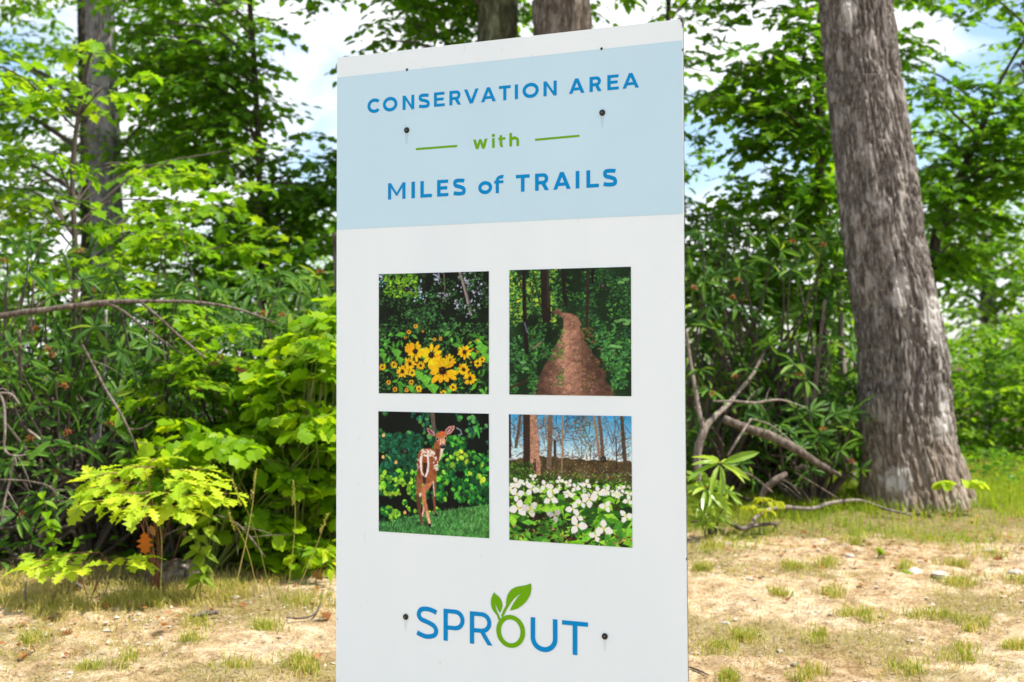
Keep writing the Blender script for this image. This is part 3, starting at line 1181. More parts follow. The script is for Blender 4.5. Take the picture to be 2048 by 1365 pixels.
def lay_print(cv, corners, label):
    """corners TL, TR, BR, BL in photograph pixels"""
    im = cv.done()
    h, w_, _ = im.shape
    c = [np.array(board_uv(*q)) for q in corners]
    fu = (np.arange(w_) / (w_ - 1))[None, :, None]
    fv_ = (np.arange(h) / (h - 1))[:, None, None]
    uv = (c[0] * (1 - fu) + c[1] * fu) * (1 - fv_) + (c[3] * (1 - fu) + c[2] * fu) * fv_
    b0, be, bn = np.array(B0), np.array(BE), np.array(BN)
    V = b0 + be * uv[..., 0:1] + np.array([0, 0, 1.]) * uv[..., 1:2] + bn * .0012
    ids = np.arange(h * w_).reshape(h, w_)
    Q = np.stack([ids[1:, :-1], ids[1:, 1:], ids[:-1, 1:], ids[:-1, :-1]], -1).reshape(-1, 4)
    me = mesh_np('photo_print', V.reshape(-1, 3), Q, M['print'])
    ca_ = me.color_attributes.new('ink', 'FLOAT_COLOR', 'POINT')
    ca_.data.foreach_set('color', np.concatenate([np.minimum(im * 1.12, .86), np.ones((h, w_, 1))], -1).astype(np.float32).ravel())
    o = link('photo_print', me, sign)
    o['label'] = label
    return o


rnd = random.Random(5)
GRN = [(28, 62, 30), (42, 88, 38), (60, 112, 48), (22, 48, 28), (84, 140, 60), (36, 76, 44)]
# 1: black-eyed flowers in front of shaded woods
cv = Canvas(bg=(16, 26, 16))
cv.im *= (.6 + .9 * fbm(cv.u * 7, cv.v * 7, 1, 4))[..., None]
for (x, y, s_) in ((.37, .12, .05), (.40, .17, .03), (.86, .13, .05), (.83, .26, .05), (.72, .28, .03), (.93, .17, .05), (.02, .05, .03), (.55, .05, .03), (.62, .2, .03), (.78, .06, .04)):
    for _ in range(22):
        cv.ell(x + rnd.gauss(0, s_), y + rnd.gauss(0, s_), rnd.uniform(.004, .012), rnd.uniform(.004, .012), (120 + rnd.randrange(90), 170 + rnd.randrange(60), 225) if x < .5 else (180, 185, 220), .85)
cv.line([(.43, -.02), (.42, .08), (.425, .17)], .045, .04, (28, 24, 22))
cv.line([(.60, .0), (.61, .12), (.60, .18), (.62, .25)], .012, .010, (110, 95, 85))
cv.line([(.735, -.02), (.77, .08), (.81, .22), (.835, .33)], .022, .03, (140, 128, 128))
cv.line([(.745, -.02), (.78, .08), (.82, .22), (.845, .33)], .008, .012, (80, 72, 72))
cv.leafy(1500, (0, 0, 1, .5), .016, GRN[:4] + [(50, 96, 52)], rnd, thr=(.42, 3.1))
cv.leafy(260, (.06, 0, .36, .2), .024, [(110, 170, 30), (80, 140, 30), (140, 190, 40), (50, 100, 30)], rnd)
cv.leafy(500, (.25, .15, .7, .5), .018, [(60, 120, 60), (80, 140, 70), (40, 90, 45)], rnd, thr=(.5, 1.7))
cv.leafy(1600, (0, .42, 1, 1), .02, GRN + [(70, 140, 60)], rnd, thr=(.38, 8.2))
cv.leafy(140, (0, .5, 1, 1), .042, [(80, 165, 40), (95, 180, 60), (60, 130, 40)], rnd, thr=(.45, 5))
for (x, y, s_) in ((.17, .66, .05), (.20, .72, .04), (.04, .68, .04), (.94, .63, .06), (.98, .70, .05), (.86, .68, .04), (.43, .88, .06), (.37, .84, .05), (.50, .95, .06), (.30, .95, .04)):
    cv.poly([(x - s_, y - s_ * .3), (x, y - s_ * .7), (x + s_, y - s_ * .2), (x + s_ * .2, y + s_)], (95, 175, 50))
    cv.line([(x - s_ * .6, y - s_ * .3), (x + s_ * .2, y + s_ * .7)], .003, .002, (60, 120, 40))


def daisy(x, y, r, tone=(255, 190, 10), n=11):
    a0 = rnd.uniform(0, 6)
    for k in range(n):
        a = a0 + 2 * math.pi * k / n + rnd.gauss(0, .08)
        rr = r * rnd.uniform(.8, 1.1)
        c = [min(255, v * rnd.uniform(.86, 1.05)) for v in tone]
        for (q, ww) in ((1, 1.0),):
            dx, dy = math.cos(a), math.sin(a) * .95
            nx_, ny_ = -math.sin(a), math.cos(a)
            hw = r * .17
            cv.poly([(x + dx * rr * .2, y + dy * rr * .2), (x + dx * rr * .55 + nx_ * hw, y + dy * rr * .55 + ny_ * hw), (x + dx * rr * .85 + nx_ * hw * .8, y + dy * rr * .85 + ny_ * hw * .8),
                     (x + dx * rr, y + dy * rr), (x + dx * rr * .85 - nx_ * hw * .8, y + dy * rr * .85 - ny_ * hw * .8), (x + dx * rr * .55 - nx_ * hw, y + dy * rr * .55 - ny_ * hw)], c)
            if r > .05:
                cv.line([(x + dx * rr * .25, y + dy * rr * .25), (x + dx * rr * .85, y + dy * rr * .85)], .003, .002, (225, 140, 0), .6)
    cv.ell(x, y, r * .24, r * .24, (38, 20, 10))
    cv.ell(x - r * .05, y - r * .06, r * .10, r * .09, (95, 60, 45), .6)


for (X, Y, r_) in [(455, 645, 25), (390, 700, 28), (640, 775, 22), (698, 770, 22), (355, 755, 18), (525, 695, 15), (1055, 785, 15), (980, 805, 12), (1008, 870, 15), (1050, 895, 15), (990, 993, 12),
                   (390, 850, 50), (452, 888, 100), (780, 985, 72), (608, 925, 118), (928, 897, 75), (398, 1010, 65), (323, 1083, 70), (238, 1017, 38), (124, 1042, 38), (505, 1027, 48), (420, 1095, 42), (660, 1000, 60),
                   (718, 1075, 150), (920, 1065, 66), (980, 1150, 72), (1052, 1005, 45), (1095, 970, 35), (187, 1190, 28), (250, 1258, 30), (365, 1265, 25), (413, 1187, 30), (488, 1250, 38), (818, 1235, 42), (725, 1290, 35)]:
    daisy((X - 85) / 1075, (Y - 130) / 1170, r_ / 1090, (255, 190, 10) if r_ > 30 else (240, 170, 20))
lay_print(cv, [(758, 549), (978, 543), (978, 789), (758, 787)], 'photo of yellow black-eyed flowers')

# 2: dirt trail through woods
cv = Canvas(bg=(24, 44, 24))
cv.im *= (.5 + 1.0 * fbm(cv.u * 6, cv.v * 6, 2, 4))[..., None]
cv.leafy(1500, (0, 0, 1, .45), .015, [(50, 110, 40), (80, 150, 50), (36, 84, 36), (60, 120, 60)], rnd, thr=(.40, 2.2))
cv.leafy(700, (0, 0, .40, .42), .017, [(130, 185, 50), (170, 195, 50), (90, 160, 60), (60, 120, 60)], rnd, thr=(.42, 6))
cv.leafy(700, (.6, 0, 1, .6), .018, [(20, 50, 28), (34, 74, 40), (50, 100, 50)], rnd, thr=(.4, 4))
PA = [(.37, .335), (.42, .315), (.44, .345), (.52, .355), (.57, .38), (.60, .43), (.59, .47), (.63, .53), (.62, .57), (.68, .62), (.69, .67), (.75, .72), (.74, .77), (.80, .83), (.79, .88), (.86, .94), (.84, 1.01), (.18, 1.01), (.23, .90), (.30, .76), (.37, .64), (.42, .55), (.455, .46), (.455, .40), (.42, .365), (.37, .36)]
cv.poly(PA, (112, 82, 66))
mask = (np.abs(cv.im - np.array([112., 82, 66])).sum(-1) < 1)
tex = .62 + .75 * fbm(cv.u * 26, cv.v * 40, 3, 4)
core = np.exp(-((cv.u - .5) / (.05 + .12 * cv.v)) ** 2) * .65 + .62
cv.im = np.where(mask[..., None], cv.im * (tex * core)[..., None] + np.array([6, 2, 3]), cv.im)
for _ in range(420):
    x, y = rnd.uniform(.2, .8), rnd.uniform(.4, 1)
    if abs(x - .5) < .04 + .3 * (y - .35):
        cv.ell(x, y, rnd.uniform(.002, .006), rnd.uniform(.001, .004), rnd.choice([(170, 130, 100), (70, 40, 28), (200, 170, 130), (150, 90, 50)]), .9)
for _ in range(26):
    cv.ell(rnd.uniform(.35, .7), rnd.uniform(.6, .98), .004, .003, (225, 215, 190), .8)
cv.leafy(900, (.14, .44, .46, .92), .014, [(70, 120, 50), (44, 84, 36), (100, 130, 50)], rnd, thr=(.5, 4))
cv.leafy(900, (.60, .46, .88, 1), .012, [(92, 84, 40), (60, 80, 34), (120, 74, 44), (150, 100, 60)], rnd, thr=(.48, 4))
for (bx, n_) in (((0, .45, .36, .72), 500), ((0, .62, .24, 1), 600), ((.66, .42, 1, .62), 500), ((.76, .56, 1, .8), 500), ((.84, .7, 1, 1), 500)):
    cv.leafy(n_, bx, .022, [(30, 74, 36), (50, 110, 44), (80, 150, 60), (20, 44, 24), (64, 120, 70)], rnd, thr=(.4, 9))
for tr2 in (([(.125, -.02), (.13, .3), (.15, .66)], .028, .036, (30, 22, 22)), ([(.30, -.02), (.305, .2), (.315, .39)], .068, .078, (34, 28, 24)), ([(.45, -.02), (.46, .15), (.475, .29)], .026, .028, (30, 24, 20)),
            ([(.655, -.02), (.655, .2), (.645, .44)], .024, .028, (44, 36, 32)), ([(.69, -.02), (.695, .12)], .02, .02, (22, 18, 18)), ([(.20, 0), (.24, .2), (.27, .3)], .012, .01, (40, 44, 26)), ([(.07, .02), (.12, .2)], .01, .01, (40, 44, 26)), ([(.575, 0), (.575, .12)], .01, .01, (30, 34, 20))):
    cv.line(*tr2)
cv.line([(.325, .0), (.33, .3)], .012, .014, (62, 52, 44), .7)
cv.line([(.13, .42), (.155, .5)], .014, .014, (120, 140, 170), .6)
cv.line([(.2, .63), (.27, .58)], .018, .014, (130, 115, 90))
cv.line([(.0, .95), (.16, .88)], .02, .014, (56, 40, 30))
for (x, y) in ((.93, .41), (.96, .44), (.89, .42), (.98, .42), (.92, .12), (.96, .1), (.12, .74), (.14, .79), (.9, .62), (.85, .61)):
    cv.ell(x, y, .03, .012, (110, 175, 90), .8)
lay_print(cv, [(1019, 541), (1262, 534), (1263, 793), (1019, 789.5)], 'photo of a dirt trail through woods')

# 3: spotted fawn before a hedge
cv = Canvas(bg=(14, 20, 16))
cv.im *= (.6 + .8 * fbm(cv.u * 8, cv.v * 8, 4, 3))[..., None]


def leafblobs(n, box, size, cols, thr):
    for _ in range(n):
        x, y = rnd.uniform(box[0], box[2]), rnd.uniform(box[1], box[3])
        if float(fbm(x * 8 + thr[1], y * 8, thr[1], 2)) < thr[0]:
            continue
        c = rnd.choice(cols)
        k = rnd.uniform(.75, 1.15)
        z = size * rnd.uniform(.5, 1.1)
        cv.ell(x, y + z * .25, z, z * .7, [v * .45 for v in c], .8, rnd.uniform(0, 3))
        cv.ell(x, y, z, z * .7, [min(255, v * k) for v in c], .95, rnd.uniform(0, 3))


leafblobs(420, (0, 0, 1, .4), .022, [(60, 140, 60), (30, 90, 60), (90, 170, 80), (24, 100, 80)], (.47, 2))
leafblobs(420, (0, .18, .42, .55), .024, [(20, 90, 60), (30, 110, 80), (20, 70, 40)], (.35, 3))
leafblobs(900, (.5, .2, 1, .72), .026, [(40, 140, 50), (20, 100, 40), (16, 70, 34), (80, 180, 50), (20, 60, 40)], (.36, 5))
leafblobs(900, (0, .48, .62, .9), .026, [(40, 140, 50), (20, 100, 40), (110, 200, 40), (20, 80, 40), (140, 210, 50)], (.36, 7))
leafblobs(40, (.58, .22, .95, .55), .026, [(190, 230, 50), (160, 215, 50)], (.5, 1))
leafblobs(30, (.03, .5, .42, .7), .026, [(180, 225, 50), (150, 210, 50)], (.45, 4))
for (x, y) in ((.05, .2), (.045, .38), (.165, .42), (.245, .83), (.93, .85)):
    cv.ell(x, y, .014, .016, (235, 170, 90) if y < .84 else (220, 220, 110))
cv.line([(.50, .0), (.51, .14)], .04, .035, (96, 84, 72))
cv.line([(.885, .10), (.905, .16), (.915, .2)], .03, .006, (60, 170, 60))
cv.line([(.71, .12), (.75, .14), (.76, .17), (.73, .18)], .012, .01, (130, 150, 165), .8)
# lawn
lawn = cv.v > (.915 - .19 * np.clip((cv.u - .1) / .9, 0, 1) ** .8)
gcol = np.stack([44 + 20 * cv.u, 110 + 20 * cv.u, 52 + 0 * cv.u], -1) * (.5 + .9 * fbm(cv.u * 60, cv.v * 34, 9, 3))[..., None]
cv.im = np.where(lawn[..., None], gcol, cv.im)
for _ in range(1500):
    x, y = rnd.uniform(0, 1), rnd.uniform(.72, 1)
    if y > .915 - .19 * max(0, (x - .1) / .9) ** .8:
        c = rnd.choice([(110, 175, 100), (60, 130, 60), (150, 200, 130), (30, 84, 40)])
        cv.line([(x, y), (x + rnd.uniform(-.01, .01), y - rnd.uniform(.01, .03))], .004, .002, c, .8)


def D3(X, Y):
    return ((X - 84) / 1076, (Y - 64 - (X - 84) * .028) / 1168)


def dp(pts, col, al=1):
    cv.poly([D3(*p) for p in pts], col, al)


def dl_(pts, w0, w1, col, al=1):
    cv.line([D3(*p) for p in pts], w0 / 1100, w1 / 1100, col, al)


cv.ell(*D3(530, 1140), .07, .02, (14, 50, 24), .6)
cv.ell(*D3(645, 1060), .03, .012, (14, 50, 24), .6)
# far legs
dl_([(640, 690), (640, 800), (632, 900), (648, 1045)], 34, 18, (120, 66, 46))
dl_([(628, 720), (630, 790), (640, 880)], 14, 8, (190, 170, 165))
dl_([(535, 900), (535, 1000), (520, 1070)], 26, 18, (200, 160, 140))
dl_([(655, 1040), (650, 1062)], 22, 18, (40, 30, 26))
# near hind legs
dl_([(495, 680), (490, 800), (480, 870)], 66, 40, (142, 84, 54))
dl_([(480, 870), (484, 960), (500, 1060), (515, 1140)], 42, 26, (96, 56, 38))
dl_([(600, 690), (570, 770), (530, 830)], 96, 56, (168, 104, 66))
dl_([(530, 830), (540, 930), (565, 1030), (590, 1140)], 46, 28, (182, 108, 70))
dl_([(560, 1020), (590, 1135)], 22, 20, (214, 158, 130))
dl_([(590, 1140), (592, 1165)], 30, 24, (40, 28, 24))
dl_([(515, 1130), (520, 1150)], 28, 22, (120, 90, 76))
dl_([(500, 850), (498, 880)], 26, 16, (215, 190, 180))
# body seen from behind
dp([(500, 440), (540, 425), (600, 420), (640, 440), (662, 490), (676, 560), (668, 640), (650, 700), (610, 740), (560, 770), (520, 760), (490, 720), (470, 640), (466, 560), (476, 490)], (140, 78, 46))
dp([(640, 440), (662, 490), (676, 560), (668, 640), (650, 690), (640, 640), (640, 540)], (120, 60, 34))
dp([(476, 490), (466, 560), (470, 640), (490, 720), (500, 700), (492, 600), (494, 520)], (110, 56, 34))
dp([(500, 450), (560, 425), (620, 425), (650, 460), (655, 520), (600, 500), (540, 490), (495, 500)], (152, 76, 38))
# tail and rump
dp([(522, 490), (585, 490), (580, 600), (566, 680), (540, 690), (522, 660), (516, 580)], (146, 70, 34))
dp([(530, 560), (574, 560), (568, 650), (545, 672), (530, 640)], (60, 34, 26))
dp([(500, 500), (526, 490), (518, 560), (520, 640), (540, 690), (512, 672), (498, 600), (494, 540)], (222, 214, 214))
dp([(566, 490), (584, 496), (590, 560), (584, 640), (560, 700), (540, 700), (560, 650), (570, 580)], (216, 206, 206))
dp([(520, 690), (560, 700), (552, 760), (530, 760)], (40, 40, 46))
for _ in range(60):
    x, y = rnd.uniform(505, 640), rnd.uniform(432, 500)
    cv.ell(*D3(x, y), .006, .005, (240, 224, 214))
for _ in range(34):
    x, y = rnd.uniform(628, 672), rnd.uniform(500, 640)
    cv.ell(*D3(x, y), .006, .006, (228, 205, 195))
for _ in range(14):
    x, y = rnd.uniform(470, 492), rnd.uniform(530, 640)
    cv.ell(*D3(x, y), .004, .006, (205, 180, 170))
# neck and chest
dp([(640, 440), (632, 400), (650, 350), (700, 370), (735, 400), (722, 460), (700, 520), (676, 570), (660, 500)], (140, 76, 44))
dp([(700, 420), (730, 400), (722, 460), (700, 520), (684, 545)], (205, 180, 160))
dp([(655, 420), (690, 440), (690, 500), (672, 530), (650, 470)], (96, 52, 36))
# ears
dp([(652, 300), (636, 262), (600, 236), (562, 224), (572, 262), (596, 296), (630, 306)], (176, 120, 116))
dp([(644, 292), (626, 264), (598, 246), (574, 236), (590, 268), (612, 290)], (96, 54, 66))
dp([(736, 286), (748, 240), (782, 212), (836, 206), (832, 240), (800, 280), (762, 298)], (190, 132, 120))
dp([(748, 278), (760, 246), (788, 224), (824, 216), (812, 244), (788, 270)], (120, 66, 76))
dl_([(604, 250), (640, 288)], 7, 4, (225, 200, 210))
dl_([(806, 228), (762, 276)], 7, 4, (225, 200, 205))
# head
dp([(650, 300), (670, 270), (700, 258), (735, 262), (756, 290), (758, 330), (748, 360), (742, 400), (730, 424), (706, 424), (692, 400), (672, 370), (656, 340)], (176, 104, 66))
dp([(676, 275), (705, 258), (738, 268), (732, 300), (700, 306), (676, 300)], (190, 92, 42))
dp([(692, 330), (738, 330), (742, 380), (732, 420), (706, 420), (692, 385)], (214, 160, 130))
cv.ell(*D3(668, 334), .014, .014, (225, 196, 180))
cv.ell(*D3(745, 326), .012, .014, (225, 196, 180))
cv.ell(*D3(668, 334), .010, .011, (20, 14, 14))
cv.ell(*D3(746, 327), .009, .011, (20, 14, 14))
cv.ell(*D3(718, 404), .021, .019, (24, 26, 38))
cv.ell(*D3(716, 396), .008, .004, (130, 150, 190))
dl_([(702, 428), (722, 432), (738, 424)], 8, 5, (235, 215, 200))
lay_print(cv, [(757, 823), (978, 828), (979, 1077), (758, 1063)], 'photo of a spotted fawn looking back')

# 4: white three-petalled flowers under bare trees
cv = Canvas(bg=(70, 60, 38))
skyv = np.clip(cv.v / .34, 0, 1)
cv.im = np.where((cv.v < .30 + .09 * fbm(cv.u * 9, cv.v * 3, 1, 4))[..., None], (1 - skyv[..., None]) * np.array([40, 140, 200.]) + skyv[..., None] * np.array([190, 215, 235.]), cv.im * (.6 + .8 * fbm(cv.u * 14, cv.v * 14, 5, 4))[..., None])
for _ in range(150):
    x, y = rnd.random(), rnd.uniform(.05, .36)
    pts = [(x, y)]
    a = -1.57 + rnd.gauss(0, .5)
    for k in range(6):
        a += rnd.gauss(0, .4)
        pts.append((pts[-1][0] + math.cos(a) * .035, pts[-1][1] + math.sin(a) * .035))
    cv.line(pts, .007, .002, rnd.choice([(80, 66, 60), (110, 92, 84), (60, 50, 50), (140, 120, 100)]), .85)
cv.leafy(500, (0, .05, 1, .36), .009, [(110, 90, 90), (80, 80, 50), (120, 110, 60), (70, 70, 80)], rnd, thr=(.5, 2), al=.75)
cv.leafy(200, (.55, .05, .75, .3), .010, [(110, 120, 60), (90, 100, 50)], rnd, al=.7)
cv.leafy(800, (0, .29, 1, .5), .010, [(120, 90, 50), (90, 66, 38), (150, 110, 66), (70, 80, 34), (100, 60, 40)], rnd, al=.9)
for tr2 in (([(.005, -.02), (.01, .34)], .024, .024, (46, 36, 32)), ([(.10, 0), (.08, .15), (.06, .26)], .02, .024, (84, 68, 56)), ([(.155, -.02), (.155, .2), (.15, .46)], .065, .06, (52, 38, 32)), ([(.205, -.02), (.215, .2), (.225, .49)], .05, .09, (168, 122, 98)),
            ([(.35, -.02), (.345, .2), (.335, .41)], .036, .04, (110, 88, 70)), ([(.30, .0), (.32, .2)], .014, .012, (130, 108, 92)), ([(.45, -.02), (.445, .3), (.44, .45)], .014, .010, (150, 120, 92)),
            ([(.385, .2), (.385, .32)], .02, .02, (56, 42, 36)), ([(.70, -.02), (.73, .2), (.75, .33)], .02, .024, (140, 112, 92)), ([(.74, -.02), (.76, .15), (.77, .3)], .024, .03, (96, 76, 62)), ([(.92, -.02), (.935, .2), (.95, .4)], .026, .034, (74, 62, 46)),
            ([(.875, .15), (.885, .52)], .009, .009, (50, 40, 34)), ([(.785, .4), (.785, .53)], .008, .008, (40, 40, 30))):
    cv.line(*tr2)
cv.line([(.215, .35), (.215, .48)], .022, .03, (60, 40, 34))
for _ in range(130):
    x, y = rnd.uniform(.17, .26), rnd.uniform(0, .48)
    cv.ell(x + .01, y, .004, .008, rnd.choice([(200, 158, 130), (120, 84, 66)]), .7)
cv.poly([(1, .40), (.97, .5), (.90, .58), (1, .60)], (64, 48, 42))
cv.poly([(0, .47), (1, .50), (1, 1), (0, 1)], (44, 60, 22))
cv.leafy(700, (0, .44, 1, .6), .012, [(110, 150, 40), (80, 120, 34), (60, 90, 30), (130, 170, 60)], rnd)
cv.leafy(160, (0, .38, .2, .5), .018, [(80, 140, 40), (50, 90, 30), (30, 50, 20)], rnd)
cv.leafy(200, (.3, .38, 1, .52), .006, [(225, 230, 220), (190, 200, 180), (90, 120, 60)], rnd)
for _ in range(420):
    x, y = rnd.random(), rnd.uniform(.52, 1)
    sc = (y - .45) * .19 + .014
    c = rnd.choice([(110, 180, 30), (70, 140, 30), (140, 205, 50), (40, 90, 24), (26, 48, 20)])
    a = rnd.uniform(0, 6.28)
    dx, dy = math.cos(a) * sc, math.sin(a) * sc * .6
    cv.poly([(x - dx, y - dy), (x + dy * .5 + .01, y - dx * .5), (x + dx, y + dy), (x - dy * .5, y + dx * .5)], c)
cv.leafy(160, (.15, .78, .7, 1), .03, [(26, 22, 18), (40, 26, 20), (50, 40, 24), (30, 50, 22)], rnd)
cv.leafy(90, (.0, .88, 1, 1), .02, [(150, 84, 56), (110, 60, 40), (190, 130, 100), (30, 24, 20)], rnd)
cv.leafy(60, (.0, .82, 1, 1), .05, [(70, 140, 40), (100, 180, 50), (50, 110, 34)], rnd)


def trill(x, y, r, sh=1.0):
    a0 = rnd.uniform(0, 2)
    for k in range(3):
        a = a0 + k * 2.094
        dx, dy = math.cos(a), math.sin(a) * .85
        nx_, ny_ = -dy, dx
        cv.poly([(x, y), (x + dx * r * .45 + nx_ * r * .42, y + dy * r * .45 + ny_ * r * .42), (x + dx * r * .85 + nx_ * r * .28, y + dy * r * .85 + ny_ * r * .28), (x + dx * r * 1.1, y + dy * r * 1.1),
                 (x + dx * r * .85 - nx_ * r * .28, y + dy * r * .85 - ny_ * r * .28), (x + dx * r * .45 - nx_ * r * .42, y + dy * r * .45 - ny_ * r * .42)], [v * sh * rnd.uniform(.92, 1) for v in (250, 250, 246)])
    cv.ell(x, y, r * .14, r * .13, (225, 190, 60) if sh > .8 else (190, 150, 80))


for _ in range(55):
    x, y = rnd.random(), rnd.uniform(.51, .62)
    trill(x, y, .008 + (y - .5) * .09)
for (X, Y, r_, sh) in [(170, 720, 40, 1), (315, 672, 28, 1), (150, 765, 42, 1), (250, 735, 26, 1), (165, 835, 52, 1), (300, 785, 52, 1), (425, 750, 42, 1), (490, 790, 46, 1), (475, 870, 52, 1), (560, 700, 30, 1), (640, 725, 30, 1),
                        (700, 770, 34, 1), (640, 830, 34, 1), (800, 735, 36, 1), (825, 875, 60, 1), (760, 900, 42, 1), (680, 960, 50, 1), (715, 1030, 42, 1), (900, 805, 42, 1), (975, 795, 34, 1), (970, 935, 44, 1), (1140, 1020, 48, 1),
                        (1110, 775, 30, 1), (1170, 825, 28, 1), (1165, 880, 36, 1), (178, 960, 66, 1), (290, 965, 62, .84), (510, 1020, 52, .72), (715, 1110, 64, 1), (950, 1130, 62, 1), (880, 1200, 44, .96), (1060, 830, 30, 1)]:
    trill((X - 90) / 1110, (Y - 90 - (X - 90) * .04) / 1165, r_ / 820, sh)
lay_print(cv, [(1018, 829), (1263, 833), (1265, 1096), (1019, 1080)], 'photo of white woodland flowers')

# ---- screws, bare screw holes, posts
mbs = MB()
prof = [(0, .0035), (.55, .0032), (.85, .0022), (1.0, .0008), (1.0, 0)]
seg = 20
RSC = .0098
ringv = []
for (rf, hh) in [(.30, .0030), (.38, .0042), (.70, .0040), (.92, .0026), (1.0, .0)]:
    ringv.append([(RSC * rf * math.cos(2 * math.pi * k / seg), RSC * rf * math.sin(2 * math.pi * k / seg), hh) for k in range(seg)])
V = [p for r_ in ringv for p in r_] + [(0, 0, .0022)]
Fs = []
for i in range(len(ringv) - 1):
    for k in range(seg):
        Fs.append((i * seg + k, (i + 1) * seg + k, (i + 1) * seg + (k + 1) % seg, i * seg + (k + 1) % seg))
for k in range(seg):
    Fs.append((k, (k + 1) % seg, len(V) - 1))
screw_me = mesh_np('screw', V, Fs, M['black_metal'])
hex_me = mesh_np('recess', [(.0028 * math.cos(R(60 * k)), .0028 * math.sin(R(60 * k)), .0046) for k in range(6)], [tuple(range(6))], plain('grey recess', (.16, .15, .14), .4, .6))
ROT = Matrix((BE, BU, BN)).transposed().to_4x4()
for (px, py) in ((814, 261), (1205, 226), (812, 1234), (1210, 1273), (813, 579), (1207, 572), (812, 903), (1207, 919)):
    u_, v_ = board_uv(px, py)
    o = bpy.data.objects.new('screw', screw_me)
    COL.objects.link(o)
    o.parent = sign
    o.matrix_local = Matrix.Translation(board_pt(u_, v_, .0018) - sign.location) @ ROT
    h_ = bpy.data.objects.new('recess', hex_me)
    COL.objects.link(h_)
    h_.parent = o
for (px, py) in ((814.5, 140), (1203.5, 98)):
    u_, v_ = board_uv(px, py)
    uv_poly_mesh('screw_hole', [[(u_ + .0042 * math.cos(R(a)), v_ + .0042 * math.sin(R(a))) for a in range(0, 360, 30)]], M['hole'], .0022)
sm, st_, sp_, so_ = mat_new('faint grey streak')  # mostly transparent grey streaks, tapering downwards below four of the screws
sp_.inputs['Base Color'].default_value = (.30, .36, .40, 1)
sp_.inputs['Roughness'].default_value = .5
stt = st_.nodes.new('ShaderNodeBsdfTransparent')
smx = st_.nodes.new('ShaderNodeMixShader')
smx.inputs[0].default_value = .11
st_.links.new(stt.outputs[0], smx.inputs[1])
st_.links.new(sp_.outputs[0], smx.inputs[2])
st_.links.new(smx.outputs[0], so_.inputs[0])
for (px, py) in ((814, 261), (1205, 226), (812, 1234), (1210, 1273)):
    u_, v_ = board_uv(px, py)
    uv_poly_mesh('screw_streak', [[(u_ - .008, v_), (u_ + .008, v_), (u_ + .0055, v_ - .022), (u_ + .001, v_ - .046), (u_ - .003, v_ - .045), (u_ - .006, v_ - .02)]], sm, .0014)
# chipped corner and edge dings
cu, cvv = tr_
uv_poly_mesh('chipped_corner', [[(cu - .010, cvv - .0005), (cu - .0005, cvv - .0005), (cu - .0005, cvv - .030), (cu - .004, cvv - .020), (cu - .003, cvv - .012), (cu - .007, cvv - .008)]], M['panel_edge'], .0012)
for (px, py, r_) in ((1365, 100, .003), (1369, 461, .002), (1373.5, 1118, .003), (675, 1238, .0018)):
    u_, v_ = board_uv(px, py)
    uv_poly_mesh('edge_chip', [[(u_ - r_ * .8, v_ - r_), (u_ + r_ * .4, v_ - r_ * 1.6), (u_ + r_ * .6, v_ + r_ * 1.3), (u_ - r_ * .5, v_ + r_)]], M['panel_edge'], .0012)


def box_mesh(name, c, ax, ay, az, mat):
    V = [c + ax * sx + ay * sy + az * sz for sx in (-1, 1) for sy in (-1, 1) for sz in (-1, 1)]
    return mesh_np(name, [tuple(v) for v in V], [(0, 1, 3, 2), (4, 6, 7, 5), (0, 4, 5, 1), (2, 3, 7, 6), (0, 2, 6, 4), (1, 5, 7, 3)], mat)


for px in (813, 1207):
    u_, _ = board_uv(px, 600)
    top_z = board_pt(0, 0).z + tl[1] - .04
    q = board_pt(u_, 0, -TK - .048)
    g0 = float(gz(q.x, q.y)) - .3
    c_ = Vector((q.x, q.y, (top_z + g0) / 2))
    link('post', box_mesh('post', c_, BE * .045, BN * .045, BU * ((top_z - g0) / 2), M['post_wood']), sign)

# ================================================================== TREES
# ---- big oak on the right
def lichen(m, spots, col=(.50, .475, .45)):
    t = m.node_tree
    p = t.nodes['Principled BSDF']
    cur = p.inputs['Base Color'].links[0].from_socket
    tc_ = t.nodes.new('ShaderNodeTexCoord')
    nn = t.nodes.new('ShaderNodeTexNoise')
    nn.inputs['Scale'].default_value = 9
    nn.inputs['Detail'].default_value = 6
    nn.inputs['Roughness'].default_value = .7
    t.links.new(tc_.outputs['Object'], nn.inputs['Vector'])
    for (c, s_) in spots:
        mp1 = t.nodes.new('ShaderNodeMapping')
        mp1.inputs['Scale'].default_value = [1 / v for v in s_]
        mp1.inputs['Location'].default_value = [-a / v for a, v in zip(c, s_)]
        t.links.new(tc_.outputs['Object'], mp1.inputs[0])
        ln_ = t.nodes.new('ShaderNodeVectorMath')
        ln_.operation = 'LENGTH'
        t.links.new(mp1.outputs[0], ln_.inputs[0])
        ad = t.nodes.new('ShaderNodeMath')
        ad.operation = 'MULTIPLY_ADD'
        ad.inputs[1].default_value = 3.2
        t.links.new(nn.outputs[0], ad.inputs[0])
        t.links.new(ln_.outputs['Value'], ad.inputs[2])
        r_ = ramp(t, [(.0, (.85,) * 3), (1, (0, 0, 0))])
        mr = t.nodes.new('ShaderNodeMapRange')
        mr.inputs[1].default_value = 2.15
        mr.inputs[2].default_value = 2.6
        t.links.new(ad.outputs[0], mr.inputs[0])
        t.links.new(mr.outputs[0], r_.inputs[0])
        cur = mixc(t, r_.outputs[0], cur, col)
    t.links.new(cur, p.inputs['Base Color'])


